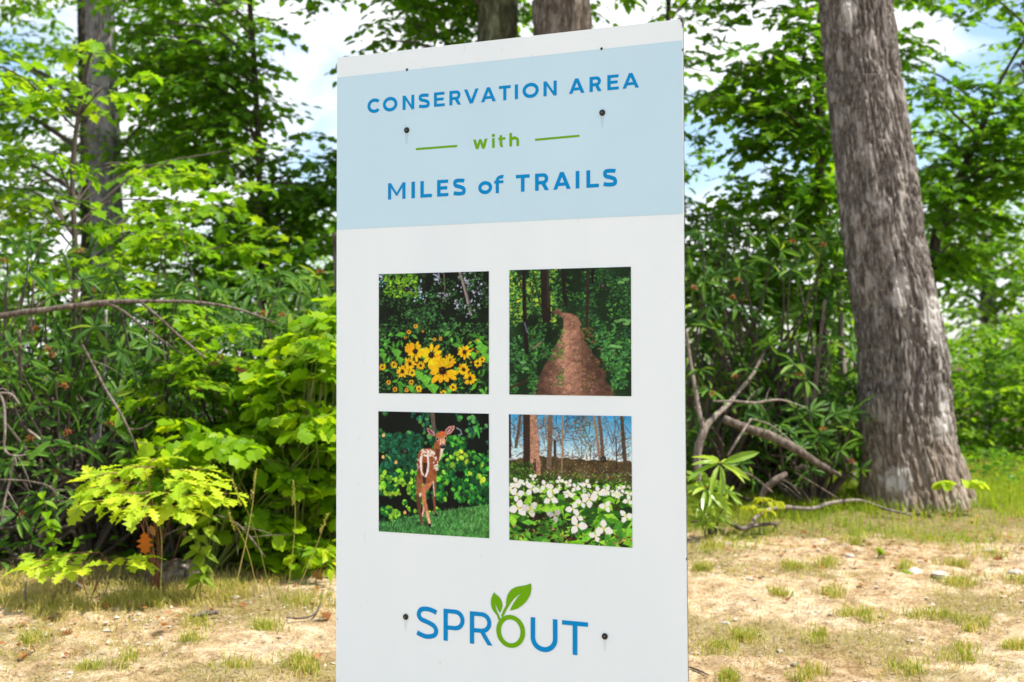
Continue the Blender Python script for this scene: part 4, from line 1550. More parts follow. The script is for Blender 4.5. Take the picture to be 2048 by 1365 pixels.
lichen(M['oak_bark'], [(P(1868, 640, 9.8), (.11, .3, .24)), (P(1800, 590, 9.75), (.06, .3, .16)), (P(1880, 830, 9.8), (.08, .3, .2)), (P(1790, 960, 9.75), (.10, .3, .10)), (P(1700, 30, 9.9), (.05, .3, .12)), (P(1760, 420, 9.8), (.05, .3, .10))])
rows = [(1836, 1012, 10.0, 222), (1824, 930, 10.0, 200), (1813, 860, 10.0, 183), (1802, 680, 10.0, 170), (1772, 500, 10.02, 160), (1752, 340, 10.05, 157), (1728, 170, 10.1, 150), (1711, 0, 10.15, 146)]
pts, rad = px_trunk(rows, 8)
pts.insert(0, pts[0] + Vector((.02, 0, -.25)))
rad.insert(0, rad[0] * 1.15)
oak_base = G(1838, 1008)
oak = thing('oak_tree', 'massive grey oak trunk with deeply furrowed bark leaning left beyond the sign', 'tree', Vector((pts[1].x, pts[1].y, pts[1].z)), 'forest trees')
link('trunk', trunk_mesh('trunk', pts, rad, M['oak_bark'], 460, .009, .0115, .12, 15.0), oak)
lv, tw = Leaves(), MB()
top = pts[-1]
for k in range(9):
    a = k * 2.4
    e = top + Vector((math.cos(a) * 2.6, math.sin(a) * 2.2 + .5, random.uniform(.2, 2.5)))
    st = pts[-2].lerp(top, random.uniform(.55, 1))
    tube(tw, [st, st.lerp(e, .5) + Vector((0, 0, .3)), e], [.07, .045, .015], 7, 4, cap=False)
    for j in range(26):
        p = st.lerp(e, random.uniform(.4, 1.1)) + Vector((random.gauss(0, .5), random.gauss(0, .5), random.gauss(0, .4)))
        spray(lv, None, p, Vector((math.cos(a + random.gauss(0, 1)), math.sin(a), random.uniform(-.3, .3))), .5, 8, .11)
link('branches', tw.mesh('branches', M['brown_bark']), oak, 'stuff')
link('foliage', lv.mesh('foliage', 'simple6', M['canopy']), oak, 'stuff')

# ---- grey trunk, upper left, and its darker neighbour
tree('hardwood_tree', 'straight grey trunk behind the leaves left of the sign', 'forest trees',
     [(228, 900, 13.5, 72), (218, 560, 13.5, 66), (209, 300, 13.5, 62), (200, 0, 13.6, 56), (196, -200, 13.7, 52)], M['grey_bark'],
     [(-250, -350, 420, 20, 12.8, 14.8, 120, .46), (270, 40, 500, 330, 13.0, 14.6, 140, .46), (-200, 60, 150, 330, 13.2, 14.6, 80, .47)],
     'simple6', M['canopy'], .10, .45, 8, 5, 16, .03, 60, .035, .008, seed=1)
tree('hardwood_tree', 'dim dark trunk just left of the grey trunk', 'forest trees',
     [(178, 880, 16, 26), (172, 400, 16, 24), (165, 0, 16, 22), (162, -150, 16, 22)], M['dark_bark'],
     [(-200, -250, 460, 330, 15, 19, 400, .38), (-200, 260, 560, 620, 15, 19, 230, .40), (540, 400, 700, 640, 15, 18, 70, .40), (-100, 340, 140, 460, 15, 17, 40)], 'simple6', M['canopy'], .095, .5, 9, 4, 10, .025, seed=5)
# ---- thin dark stem with the large airy crown
tree('slender_tree', 'thin dark stem rising through the airy crown between grey trunk and sign', 'forest trees',
     [(532, 760, 12.2, 15), (524, 560, 12.2, 14), (518, 330, 12.2, 13), (510, 150, 12.2, 12), (499, 0, 12.2, 11), (494, -150, 12.2, 10)], M['dark_bark'],
     [(250, -60, 500, 130, 11.6, 13, 110, .44), (330, 110, 490, 350, 11.6, 13, 120, .44), (560, 360, 690, 470, 12, 13, 30, .42), (380, 350, 670, 560, 11.8, 13, 110, .44), (560, -90, 640, 0, 11.8, 12.6, 9), (585, 240, 690, 350, 12, 13, 16), (500, 120, 545, 340, 11.8, 12.8, 18)],
     'maple', M['canopy'], .085, .42, 8, 3, 26, .02, 14, .08, .002, seed=9)
# ---- maple in front with bright sprays
tree('young_maple', 'young maple with bright yellow green sprays across the grey trunk', 'forest trees',
     [(150, 700, 9.8, 14), (150, 500, 9.8, 12), (146, 330, 9.8, 11), (170, 150, 9.8, 8), (200, 60, 9.8, 5)], M['twig'],
     [(170, 70, 290, 110, 9.4, 10.2, 3), (40, 170, 150, 210, 9.2, 10.2, 7), (180, 150, 330, 190, 9.4, 10.2, 5), (-40, 210, 130, 330, 9.2, 10.2, 12), (250, 290, 460, 400, 9.6, 10.6, 12), (260, 400, 500, 520, 9.6, 10.6, 22), (-60, 100, 60, 200, 9.2, 10, 6), (-20, 330, 150, 450, 9.4, 10.4, 10)],
     'maple', M['maple'], .105, .36, 6, 0, 22, .012, 10, .08, .001, seed=3, flat=.28, droop=.18)
# ---- trees behind the sign
tree('forest_tree', 'mossy dark trunk standing directly above the sign top', 'forest trees',
     [(985, 900, 11.6, 88), (990, 500, 11.6, 84), (996, 0, 11.7, 78), (997, -200, 11.7, 76)], M['mossy_bark'],
     [(760, -250, 960, 80, 11.6, 13.2, 170, .34), (900, -300, 1080, 60, 12, 13.4, 70, .4), (700, 110, 960, 700, 11.8, 13.4, 90, .45)], 'simple6', M['canopy'], .10, .42, 8, 6, 16, .03, 80, .03, .008, seed=11)
tree('forest_tree', 'thick brown trunk above the sign top, right of the mossy one', 'forest trees',
     [(1140, 900, 11.2, 128), (1136, 500, 11.2, 124), (1124, 60, 11.25, 118), (1120, -200, 11.3, 112)], M['brown_bark'],
     [(1140, -300, 1420, 30, 11.4, 13, 90, .48), (1000, 100, 1360, 800, 11.8, 13.4, 90, .45)], 'simple6', M['canopy_light'], .10, .42, 8, 6, 14, .03, 110, .02, .011, seed=13)
# ---- right: sapling with big maple leaves left of the oak
tree('slender_tree', 'dark slender tree with drooping leaves close left of the big oak', 'forest trees',
     [(1648, 960, 11.6, 22), (1643, 600, 11.6, 22), (1640, 300, 11.6, 20), (1643, 0, 11.6, 18), (1645, -200, 11.6, 16)], M['dark_bark'],
     [(1470, -200, 1660, 90, 10.9, 12.2, 70, .42), (1440, 90, 1640, 260, 10.9, 12.2, 95, .44), (1500, 240, 1680, 400, 10.9, 12.2, 70, .42), (1500, 340, 1690, 620, 11, 12.2, 95, .44)],
     'maple', M['canopy'], .095, .40, 7, 4, 26, .02, 16, .08, .003, seed=21)
tree('forest_tree', 'small feathery tree showing along the right edge of the sign', 'forest trees',
     [(1330, 880, 12.5, 16), (1330, 500, 12.5, 14), (1335, 100, 12.5, 12), (1340, -100, 12.5, 8)], M['dark_bark'],
     [(1330, 20, 1420, 300, 12, 13, 34, .42), (1350, 300, 1470, 520, 12, 13, 60, .40), (1330, -200, 1450, 20, 12, 13, 26, .5)], 'simple6', M['canopy'], .075, .34, 8, 2, 16, .015, 12, .08, .002, seed=23)
# ---- right of the oak
tree('forest_tree', 'leafy tree whose dark limb slants up right of the big oak', 'forest trees',
     [(1850, 850, 13, 26), (1862, 560, 13, 24), (1885, 430, 13, 20), (1950, 290, 13, 14), (2000, 165, 13, 10), (2060, 60, 13, 6)], M['dark_bark'],
     [(1780, -120, 2080, 70, 12.2, 13.6, 60, .46), (1770, 60, 1900, 160, 12.2, 13.6, 20, .44), (1820, 170, 2010, 310, 12.2, 13.6, 70, .42), (1830, 300, 2080, 440, 12.2, 13.6, 85, .42), (1830, 420, 1960, 560, 12.2, 13.6, 55, .40), (1990, 150, 2200, 360, 12.2, 13.6, 40, .46)],
     'maple', M['canopy'], .09, .42, 7, 0, 20, .018, 14, .08, .003, seed=27)
tree('forest_tree', 'distant pale green tree filling the gap right of the big oak', 'forest trees',
     [(1985, 900, 21, 34), (1975, 560, 21, 30), (1970, 450, 21, 16)], M['grey_bark'],
     [(1820, 180, 2080, 380, 19, 22, 36, .44), (1850, 370, 2080, 500, 19, 22, 75, .40), (1830, 480, 2200, 680, 19, 22, 170, .38), (2080, 200, 2300, 500, 19, 22, 60, .4)], 'simple', M['canopy_light'], .14, .65, 9, 1, 12, .04, 20, .1, .003, seed=31)
tree('forest_tree', 'small pale tree top at the far right against cloud', 'forest trees',
     [(2090, 800, 17, 24), (2080, 400, 17, 20), (2060, 200, 17, 10)], M['grey_bark'],
     [(2000, 70, 2130, 330, 16, 18, 40, .42)], 'simple', M['canopy_light'], .11, .5, 9, 1, 8, .03, 14, .1, .003, seed=33)
for (rows_, lab) in (([(1702, 940, 10.9, 20), (1690, 800, 10.9, 16), (1683, 680, 10.9, 14), (1680, 560, 10.9, 12)], 'pale mottled sapling stem beside the left of the big oak'),):
    tree('sapling', lab, None, rows_, M['pale_wood'], [(1650, 480, 1715, 600, 10.7, 11.2, 14)], 'simple6', M['canopy'], .08, .3, 7, 0, 5, .01, 16, .03, .002, seed=35)

# ---- woodland understorey masses behind
bushes = [
    # label, regs, kind, mat, size, slen, nleaf
    ('dim green hazel bush behind the bare horizontal branch', [(-200, 440, 330, 700, 11, 13, 120, .44), (-250, 640, 330, 1000, 10.8, 12.5, 230, .0)], 'maple', 'canopy', .085, .4),
    ('dim green bush deep behind the bright broad-leaved bush', [(300, 450, 690, 700, 11.2, 13, 120, .44), (300, 640, 700, 1050, 10.8, 12.5, 240, .0)], 'maple', 'canopy', .085, .4),
    ('green bush hidden mostly by the sign', [(690, 450, 1380, 1000, 11.5, 13, 260, .35)], 'simple6', 'canopy', .09, .4),
    ('shadowy bush among dead branches right of the sign', [(1370, 400, 1690, 600, 11.8, 13.2, 80, .42), (1370, 560, 1700, 760, 11.8, 13.2, 130, .38), (1370, 720, 1720, 980, 11.8, 13.5, 190, .0)], 'maple', 'canopy_light', .08, .38),
    ('thin green sapling growing up through the left rhododendrons', [(230, 600, 470, 760, 8.0, 8.6, 34, .4), (250, 740, 420, 900, 7.9, 8.5, 24, .4), (60, 440, 420, 600, 8.6, 9.6, 34, .42)], 'maple', 'maple', .07, .26),
    ('bright green thicket right of the big oak', [(1840, 620, 2300, 800, 14, 16.5, 260, .30), (1840, 760, 2300, 960, 13.6, 16, 280, .0)], 'simple6', 'canopy_light', .10, .42),
    ('pale green thicket between slender tree and big oak', [(1640, 560, 1760, 980, 14, 16, 120, .2)], 'simple6', 'canopy_light', .10, .4),
]
for i, (lab, regs, kd, mt, sz, sl) in enumerate(bushes):
    x0, x1 = regs[-1][0], regs[-1][2]
    Dm = (regs[-1][4] + regs[-1][5]) / 2
    b = P((x0 + x1) / 2, 900, Dm)
    b.z = float(gz(b.x, b.y))
    t = thing('bush', lab, 'bush', b, 'woodland bushes')
    lv, tw = Leaves(), MB()
    anc = region_sprays(lv, tw, regs, sz, sl, None, .004, None, 8, None, .02, 2.2, 40 + i)
    for k in range(26):
        a = random.choice(anc)
        r0 = Vector((a.x + random.gauss(0, .25), a.y + random.gauss(0, .2), 0))
        r0.z = float(gz(r0.x, r0.y)) - .05
        tube(tw, [r0, r0.lerp(a, .5) + Vector((random.gauss(0, .08), 0, 0)), a], [.014, .010, .004], 5, 4, cap=False)
    link('stems', tw.mesh('stems', M['twig']), t, 'stuff')
    link('foliage', lv.mesh('foliage', kd, M[mt]), t, 'stuff')

# far wood beyond the ridge
lv, tw = Leaves(), MB()
region_sprays(lv, None, [(-500, 600, 2500, 900, 26, 34, 800, .35), (-500, 480, 2500, 620, 26, 36, 220, .5)], .22, 1.0, None, .01, None, 9, None, .02, .5, 77)
wood = link('far_wood', lv.mesh('far_wood', 'simple', M['canopy_light']), None, 'stuff')
wood['label'] = 'distant wood glimpsed low between the trunks'
wood['category'] = 'woods'


# ================================================================== RHODODENDRONS
def rhodo_bush(label, whorls, nstuff_regs, roots, lsize, parts=True, mat='rhodo', buds=(), budr=.028, cat='rhododendron', nw=9, lim=290, name='rhododendron', group='rhododendrons at the wood edge', sr=1.0, js=1.0, tidy=False):
    base = roots[0]
    t = thing(name, label, cat, base, group)
    near, far, tw = Leaves(), Leaves(), MB()
    tips = []
    for (px, py, D, k) in whorls:
        p = P(px, py, D)
        ax = Vector((random.gauss(0, .5), -.35 + random.gauss(0, .35), .85))
        whorl(near, p, Vector((random.gauss(0, .1), -.55, .85)) if tidy else ax, lsize * k * (1 if tidy else random.uniform(.8, 1.1)), nw if tidy else random.choice((nw - 2, nw - 1, nw)), .3 if tidy else .35)
        tips.append(p)
    for r in nstuff_regs:
        x0, y0, x1, y1, D0, D1, cnt = r[:7]
        for _ in range(cnt):
            p = P(random.uniform(x0, x1), random.uniform(y0, y1), random.uniform(D0, D1))
            if p.z < float(gz(p.x, p.y)) + .05:
                continue
            ax = Vector((random.gauss(0, .6), random.gauss(-.2, .5), .7))
            whorl(far, p, ax, lsize * random.uniform(.6, 1.1), random.choice((7, 8, 9)))
            if random.random() < .35:
                tips.append(p)
    for p in tips:
        r0 = random.choice(roots)
        m1 = r0.lerp(p, .45) + Vector((random.gauss(0, .10), random.gauss(0, .06) + .08, random.gauss(0, .05))) * js
        m2 = r0.lerp(p, .8) + Vector((random.gauss(0, .05), .06, -.06)) * js
        tube(tw, [r0, m1, m2, p], [.017 * sr, .012 * sr, .007 * sr, .004], 6, 4, .1, cap=False)
    link('stems', tw.mesh('stems', M['twig'], True), t, 'stuff')
    if nstuff_regs:
        f = link('foliage', far.mesh('foliage', 'rhodo', M[mat]), t, 'stuff')
    if parts and near.count():
        leaf_parts(t, near, 'rhodo', M[mat], limit=lim)
    for (px, py, D) in buds:
        add_bud(t, P(px, py, D), budr)
    return t


def groots(*a):
    r = []
    for (px, D) in a:
        p = P(px, 1000, D)
        p.z = float(gz(p.x, p.y)) - .03
        r.append(p)
    return r


rhodo_bush('rhododendron in the lower left corner with green whorls and orange seed heads',
           [(55, 825, 7.6, 1), (150, 895, 7.55, 1), (105, 880, 7.6, .9), (35, 1030, 7.55, 1), (110, 940, 7.6, .9), (20, 930, 7.7, .9), (25, 1150, 7.5, .8), (150, 1000, 7.6, .8), (180, 950, 7.7, .9), (60, 1085, 7.6, .8),
            (15, 760, 7.8, .9), (90, 1010, 7.7, .9), (230, 860, 7.8, .9), (260, 900, 7.9, .9), (210, 800, 7.9, .9), (110, 760, 7.9, .9), (-30, 850, 7.7, 1), (-40, 1000, 7.6, 1), (45, 905, 7.8, .9), (300, 830, 8, .9),
            (140, 820, 7.9, .9), (190, 900, 7.9, .8), (250, 1000, 8, .8), (310, 940, 8, .9), (20, 690, 8, .9), (330, 1010, 8, .8), (90, 1120, 7.7, .7), (-20, 1100, 7.6, .9), (75, 990, 7.7, .9), (280, 760, 8.1, .9)],
           [(-250, 700, 380, 1120, 8.0, 9.3, 230)], groots((60, 7.9), (180, 8.0), (-60, 7.9), (260, 8.3)), .165,
           buds=[(137, 868, 7.45), (45, 1030, 7.5), (128, 775, 7.7), (110, 950, 7.6), (60, 880, 7.6), (218, 850, 7.8), (95, 700, 7.9)])
rhodo_bush('rhododendron draped under the long bare branch with pale upright whorls',
           [(95, 585, 8.2, 1), (190, 655, 8.2, .9), (175, 705, 8.1, 1), (240, 700, 8.3, .8), (165, 560, 8.3, .9), (10, 560, 8.2, 1), (130, 690, 8.3, .9), (30, 650, 8.2, .8), (300, 690, 8.4, .8), (60, 720, 8.2, .9), (260, 610, 8.4, .8),
            (15, 520, 8.4, 1), (230, 560, 8.5, .8), (110, 640, 8.4, .8), (330, 760, 8.3, .8), (180, 760, 8.2, .8), (60, 480, 8.6, .8), (350, 590, 8.6, .8), (-40, 600, 8.3, .9), (130, 510, 8.6, .8), (390, 720, 8.4, .8), (-30, 720, 8.3, .9)],
           [(-250, 560, 460, 780, 8.7, 9.9, 130), (-200, 470, 200, 560, 8.8, 9.8, 16)], groots((100, 8.7), (280, 8.8), (-80, 8.7)), .165,
           buds=[(160, 505, 8.4), (8, 525, 8.3), (105, 712, 8.2), (70, 660, 8.3), (185, 585, 8.4)])
rhodo_bush('rhododendron with clustered orange seed heads just left of the sign',
           [(395, 790, 8.1, 1), (440, 735, 8.2, .9), (475, 755, 8.2, .9), (530, 640, 8.3, 1), (580, 625, 8.3, 1), (560, 660, 8.3, .9), (625, 600, 8.4, 1), (640, 560, 8.4, .9), (600, 560, 8.5, .9), (500, 700, 8.4, .8), (420, 850, 8.2, .8),
            (360, 830, 8.2, .9), (340, 880, 8.2, .8), (480, 860, 8.4, .8), (550, 590, 8.5, .9), (650, 650, 8.4, .9), (590, 700, 8.4, .8), (520, 760, 8.5, .8), (460, 660, 8.5, .8), (510, 560, 8.6, .9)],
           [(360, 600, 720, 1040, 8.9, 10, 200), (420, 540, 700, 620, 9, 10, 16)], groots((480, 8.8), (600, 8.9)), .165,
           buds=[(398, 780, 7.95), (428, 780, 8.0), (430, 730, 8.05), (475, 742, 8.05), (525, 630, 8.2), (565, 633, 8.2), (440, 718, 8.05), (487, 745, 8.05), (640, 545, 8.4)])
rhodo_bush('loose rhododendron with orange buds against the sky right of the sign',
           [(1405, 470, 9.9, 1), (1480, 540, 9.9, .9), (1395, 570, 9.9, .9), (1470, 610, 9.9, 1), (1560, 500, 9.9, .9), (1580, 540, 9.8, .9), (1650, 480, 9.9, .9), (1640, 520, 9.9, .9), (1430, 660, 9.8, .9), (1520, 640, 9.9, .9), (1540, 690, 9.8, 1),
            (1400, 740, 9.6, .9), (1590, 730, 9.7, 1), (1420, 780, 9.6, .9), (1610, 760, 9.7, .9), (1490, 740, 9.7, .9), (1660, 680, 9.8, .8), (1500, 470, 9.9, .8)],
           [(1360, 430, 1680, 700, 9.9, 10.9, 75), (1370, 680, 1720, 900, 9.9, 11, 130), (1380, 850, 1740, 985, 10.2, 11, 60)], groots((1430, 10.1), (1600, 10.2)), .16,
           buds=[(1388, 578, 9.7), (1474, 562, 9.7), (1465, 597, 9.7), (1647, 492, 9.7), (1425, 790, 9.5), (1470, 755, 9.5), (1597, 752, 9.55), (1650, 862, 9.6), (1585, 485, 9.8)], lim=170)
rhodo_bush('low glossy rhododendron in the gap between dead log and oak foot',
           [(1640, 870, 9.4, .9), (1600, 900, 9.4, .9), (1680, 900, 9.4, .9), (1700, 860, 9.5, .9), (1560, 850, 9.5, .9), (1480, 930, 9.3, .8), (1620, 940, 9.4, .8), (1670, 830, 9.6, .9)],
           [(1500, 800, 1730, 960, 9.6, 10.3, 60)], groots((1630, 9.9),), .15, buds=[(1645, 860, 9.3), (1704, 925, 9.4)])
rhodo_bush('young bright rhododendron with lime whorls by the lower right edge of the sign',
           [(1440, 928, 8.5, 1.22), (1414, 978, 8.45, 1.05), (1402, 960, 8.6, .95), (1428, 1005, 8.5, .65), (1455, 985, 8.6, .65), (1400, 1010, 8.5, .65), (1420, 1030, 8.6, .5), (1400, 1040, 8.6, .5), (1445, 1035, 8.6, .45), (1412, 1045, 8.55, .45)], [], groots((1418, 8.75), (1430, 8.78)), .175,
           mat='rhodo_bright', buds=[(1440, 925, 8.48), (1414, 976, 8.42)], budr=.014, nw=11, sr=.45, js=.15, tidy=True)

# ================================================================== BRIGHT BROAD-LEAVED BUSH (left of sign)
def leafy_bush(label, regs, roots, kind, mat, size, slen, nleaf, part_limit, stuff_regs=(), cat='bush', name='tulip_bush', group=None, fixed=(), stem='green_stem', flat=.42, sr=.008):
    t = thing(name, label, cat, roots[0], group)
    near, far, tw = Leaves(), Leaves(), MB()
    anc = region_sprays(near, tw, regs, size, slen, None, .003, None, nleaf, None, flat=flat) if regs else []
    for (px, py, D, ang, ln) in fixed:
        p = P(px, py, D)
        spray(near, tw, p, Vector((math.cos(R(ang)), math.sin(R(ang)) * .6 - .3, 0.05)), ln, nleaf, size, .22, .12, 2, .003)
        anc.append(p)
    if stuff_regs:
        anc += region_sprays(far, tw, stuff_regs, size, slen, None, .003, None, nleaf, None, flat=flat)
        link('foliage', far.mesh('foliage', kind, M[mat]), t, 'stuff')
    for p in anc[:60]:
        r0 = random.choice(roots)
        tube(tw, [r0, r0.lerp(p, .5) + Vector((random.gauss(0, .04), .04, .03)), p], [sr, sr * .7, .002], 5, 3, cap=False)
    link('stems', tw.mesh('stems', M[stem], True), t, 'stuff')
    leaf_parts(t, near, kind, M[mat], limit=part_limit)
    return t


leafy_bush('tall bush of broad lobed lime leaves touching the left edge of the sign',
           [(590, 600, 670, 760, 7.6, 7.9, 12), (540, 700, 670, 860, 7.5, 7.9, 12)], groots((560, 7.9), (620, 7.95), (660, 8.0)), 'tulip', 'tulip', .090, .24, 6, 295,
           [(560, 600, 760, 900, 7.9, 8.4, 80, .36), (540, 850, 760, 1060, 7.8, 8.4, 56, .36)], name='broadleaf_bush', group='lime green bushes left of the sign')
leafy_bush('spreading bush of broad lobed green leaves behind the oak sapling',
           [(340, 830, 500, 960, 7.45, 7.8, 14), (440, 860, 670, 1000, 7.4, 7.8, 16)], groots((420, 7.8), (520, 7.9), (590, 7.9)), 'tulip', 'tulip', .095, .25, 6, 295,
           [(330, 860, 700, 1060, 7.8, 8.3, 90, .38), (440, 1000, 700, 1110, 7.7, 8.2, 40, .36), (480, 720, 600, 850, 7.9, 8.4, 26, .4)], name='broadleaf_bush', group='lime green bushes left of the sign')
leafy_bush('low leafy growth at the foot of the bushes by the sign edge', [(540, 1060, 670, 1110, 7.5, 7.8, 10)], groots((600, 7.7),), 'ovate', 'tulip', .08, .18, 5, 120, name='broadleaf_bush',
           group='lime green bushes left of the sign')

# ---- oak saplings
leafy_bush('low oak sapling with fanned yellow green leaves over the dirt bank', [], groots((310, 7.25), (318, 7.27)), 'oak', 'oak_leaf', .118, .22, 7, 290, cat='sapling', name='oak_sapling', stem='red_stem',
           fixed=[(310, 935, 7.15, 200, .18), (290, 945, 7.1, 170, .24), (330, 940, 7.1, 10, .22), (280, 965, 7.05, 200, .28), (340, 960, 7.05, -20, .26), (300, 985, 7.0, 230, .30), (330, 985, 7.0, -50, .28),
                  (260, 1000, 7.05, 190, .26), (370, 990, 7.1, 0, .26), (300, 1010, 7.0, 260, .22), (250, 960, 7.1, 180, .2), (350, 1010, 7.0, -80, .2), (300, 925, 7.2, 90, .16)], group='oak saplings on the bank', sr=.0028)
leafy_bush('tiny oak sapling low on the bank left of the orange leaf', [], groots((180, 7.1), (205, 7.12)), 'oak', 'oak_leaf', .12, .20, 5, 120, cat='sapling', name='oak_sapling', stem='red_stem',
           fixed=[(200, 1105, 6.95, 180, .22), (150, 1125, 6.9, 190, .24), (230, 1115, 6.95, 0, .16), (190, 1130, 6.9, 240, .18), (120, 1120, 6.95, 180, .14)], group='oak saplings on the bank', sr=.0028)
leafy_bush('small yellow seedling in grass right of the bright rhododendron', [], groots((1525, 8.8),), 'ovate', 'yellow_leaf', .06, .09, 6, 70, cat='seedling', name='seedling',
           fixed=[(1516, 1012, 8.75, 180, .08), (1536, 1004, 8.75, 0, .08), (1526, 1018, 8.7, 270, .08), (1528, 1000, 8.8, 90, .07)], group='seedlings in the grass', sr=.003)
leafy_bush('seedling with flat lime leaves in front of the oak foot', [], groots((1905, 9.6),), 'tulip', 'oak_leaf', .085, .10, 4, 40, cat='seedling', name='seedling',
           fixed=[(1905, 964, 9.5, 190, .10), (1925, 962, 9.5, 0, .12)], group='seedlings in the grass', sr=.003)


# ---- plants with paired ovate leaves on upright stems
def ovate_plant(label, stems, size, mat='ovate'):
    b = stems[0][0]
    t = thing('leafy_weed', label, 'weed', b, 'weeds on the bank edge')
    lv, tw = Leaves(), MB()
    for (r0, tip) in stems:
        mid = r0.lerp(tip, .5) + Vector((.02, 0, 0))
        tube(tw, [r0, mid, tip], [.004, .003, .002], 5, 5, cap=False)
        path, _ = smooth_path([r0, mid, tip], 5)
        for i, p in enumerate(path[3:]):
            for s_ in (1, -1):
                a = R(90 * (i % 2) + 20)
                lv.add(np.array(p), np.array([s_ * math.cos(a), s_ * math.sin(a) - .2, -.35]), np.array([0, -.4, 1.]), np.array([size * random.uniform(.8, 1.1)]))
    link('stems', tw.mesh('stems', M['green_stem'], True), t)
    leaf_parts(t, lv, 'ovate', M[mat])


def gp(px, D):
    p = P(px, 1000, D)
    p.z = float(gz(p.x, p.y))
    return p


ovate_plant('weed with paired yellowing ovate leaves hanging beside the oak sapling', [(gp(385, 7.05), P(420, 1015, 7.0)), (gp(400, 7.08), P(385, 1060, 7.0))], .085)
ovate_plant('weed with small round green leaves climbing at the far left bank edge', [(gp(110, 7.25), P(85, 985, 7.2)), (gp(100, 7.25), P(100, 1040, 7.2))], .075, 'tulip')
ovate_plant('spindly weed sprouting from gravel in front of the grass strip', [(gp(1757, 8.1), P(1757, 1095, 8.1)), (gp(1810, 7.7), P(1808, 1140, 7.7))], .035, 'ovate')

# dangling orange dead leaf
o = Leaves()
o.add(np.array(P(288, 1062, 6.98)), np.array([.1, -.1, -1.]), np.array([.3, -1, .1]), np.array([.12]))
ol = thing('dead_leaf', 'bright orange withered leaf dangling under the oak sapling', 'dead leaf', P(288, 1062, 6.98), 'dead leaves')
me_o = o.mesh('blade', 'oak', M['orange_leaf'])
link('blade', me_o, ol)
st = MB()
tube(st, [P(288, 1062, 6.98), P(292, 1045, 6.99), P(300, 1030, 7.0)], [.002, .002, .0015], 5, 3)
link('stalk', st.mesh('stalk', M['twig']), ol)
lv2 = Leaves()
lv2.add(np.array(P(300, 1050, 7.0)), np.array([.3, -.1, -.6]), np.array([.3, -1, .2]), np.array([.06]))
tag(link('dead_leaf', lv2.mesh('dead_leaf', 'oak', M['dead_leaf'])), 'smaller brown withered leaf above the bright orange one', 'dead leaf', 'dead leaves')

# ================================================================== DEAD BRANCHES
def branch(label, paths, mat='dead_wood', name='dead_branch', cat='branch', group='dead branches', wob=.22, seg=10, stubs=True):
    """paths: list of [(px, py, D, width_px), ...]; first is the main limb, others are its side branches"""
    first = P(*paths[0][0][:3])
    t = thing(name, label, cat, first, group)
    for i, pth in enumerate(paths):
        mb = MB()
        pts_ = [P(a, b, c) for a, b, c, _ in pth]
        rr = [max(.0012, d * .5 * mpx(c)) for _, _, c, d in pth]
        tube(mb, pts_, rr, seg, 7, wob)
        link('limb' if i == 0 else 'twig', mb.mesh('limb' if i == 0 else 'twig', M[mat], True), t)
        if name == 'dead_branch' and len(pts_) > 3 and stubs:
            path, par = smooth_path(pts_, 7)
            for k in range(4 if i == 0 else 2):
                q = random.randrange(3, len(path) - 3)
                d0 = (path[q + 1] - path[q]).normalized()
                sd = (d0.cross(Vector((0, 1, 0))) * random.choice((-1, 1)) + d0 * random.uniform(.4, 1.2) + Vector((0, random.uniform(-.4, .3), 0))).normalized()
                ln_ = random.uniform(.05, .22)
                mb2 = MB()
                tube(mb2, [path[q], path[q] + sd * ln_ * .5, path[q] + sd * ln_ + Vector((0, 0, -.03 * random.random()))], [.0030, .0022, .0012], 4, 3, cap=False)
                link('twig', mb2.mesh('twig', M[mat], True), t)
    return t


branch('long bare horizontal branch crossing the rhododendrons on the left',
       [[(-160, 655, 7.8, 14), (0, 632, 7.8, 12), (110, 617, 7.8, 11), (210, 606, 7.8, 12), (300, 603, 7.8, 8), (400, 606, 7.85, 7), (480, 620, 7.9, 5), (560, 650, 8, 3)],
        [(212, 606, 7.8, 7), (250, 625, 7.75, 5), (285, 655, 7.7, 5), (330, 685, 7.7, 4), (370, 712, 7.7, 2)], [(283, 606, 7.8, 5), (310, 628, 7.7, 5), (350, 665, 7.7, 5), (412, 718, 7.65, 4)],
        [(60, 625, 7.8, 4), (110, 590, 7.8, 3), (162, 577, 7.8, 2)], [(135, 612, 7.8, 4), (150, 590, 7.8, 2), (158, 575, 7.8, 1)]])
branch('thin grey branch hanging diagonally through the left rhododendrons',
       [[(165, 690, 7.7, 3), (185, 728, 7.7, 5), (212, 780, 7.65, 6), (240, 825, 7.6, 5), (262, 870, 7.6, 4), (275, 905, 7.6, 3)], [(255, 858, 7.6, 3), (280, 858, 7.6, 3), (305, 845, 7.6, 2)]])
branch('looping pale dead twigs at the left edge below the branches',
       [[(-20, 770, 7.5, 5), (5, 800, 7.5, 6), (10, 850, 7.5, 5), (10, 900, 7.5, 5), (30, 912, 7.45, 4), (50, 910, 7.45, 3)], [(-20, 788, 7.5, 3), (20, 788, 7.5, 5), (40, 810, 7.5, 4)],
        [(55, 860, 7.6, 5), (75, 875, 7.6, 5), (95, 895, 7.6, 3)], [(30, 912, 7.45, 4), (20, 960, 7.5, 4), (8, 1010, 7.5, 5), (2, 1050, 7.5, 4)]], 'pale_wood')
branch('bent thin stem arching low over the left rhododendron', [[(-20, 960, 7.4, 4), (50, 962, 7.4, 4), (100, 975, 7.4, 5), (112, 1000, 7.4, 4), (108, 1050, 7.4, 3)]], 'dead_wood')
branch('upright leafless stems crossing the horizontal branch at left', [[(68, 560, 7.9, 5), (64, 610, 7.9, 5), (60, 670, 7.95, 4)], [(38, 660, 7.95, 7), (40, 720, 7.95, 8), (40, 780, 8, 6)]], 'dead_wood')
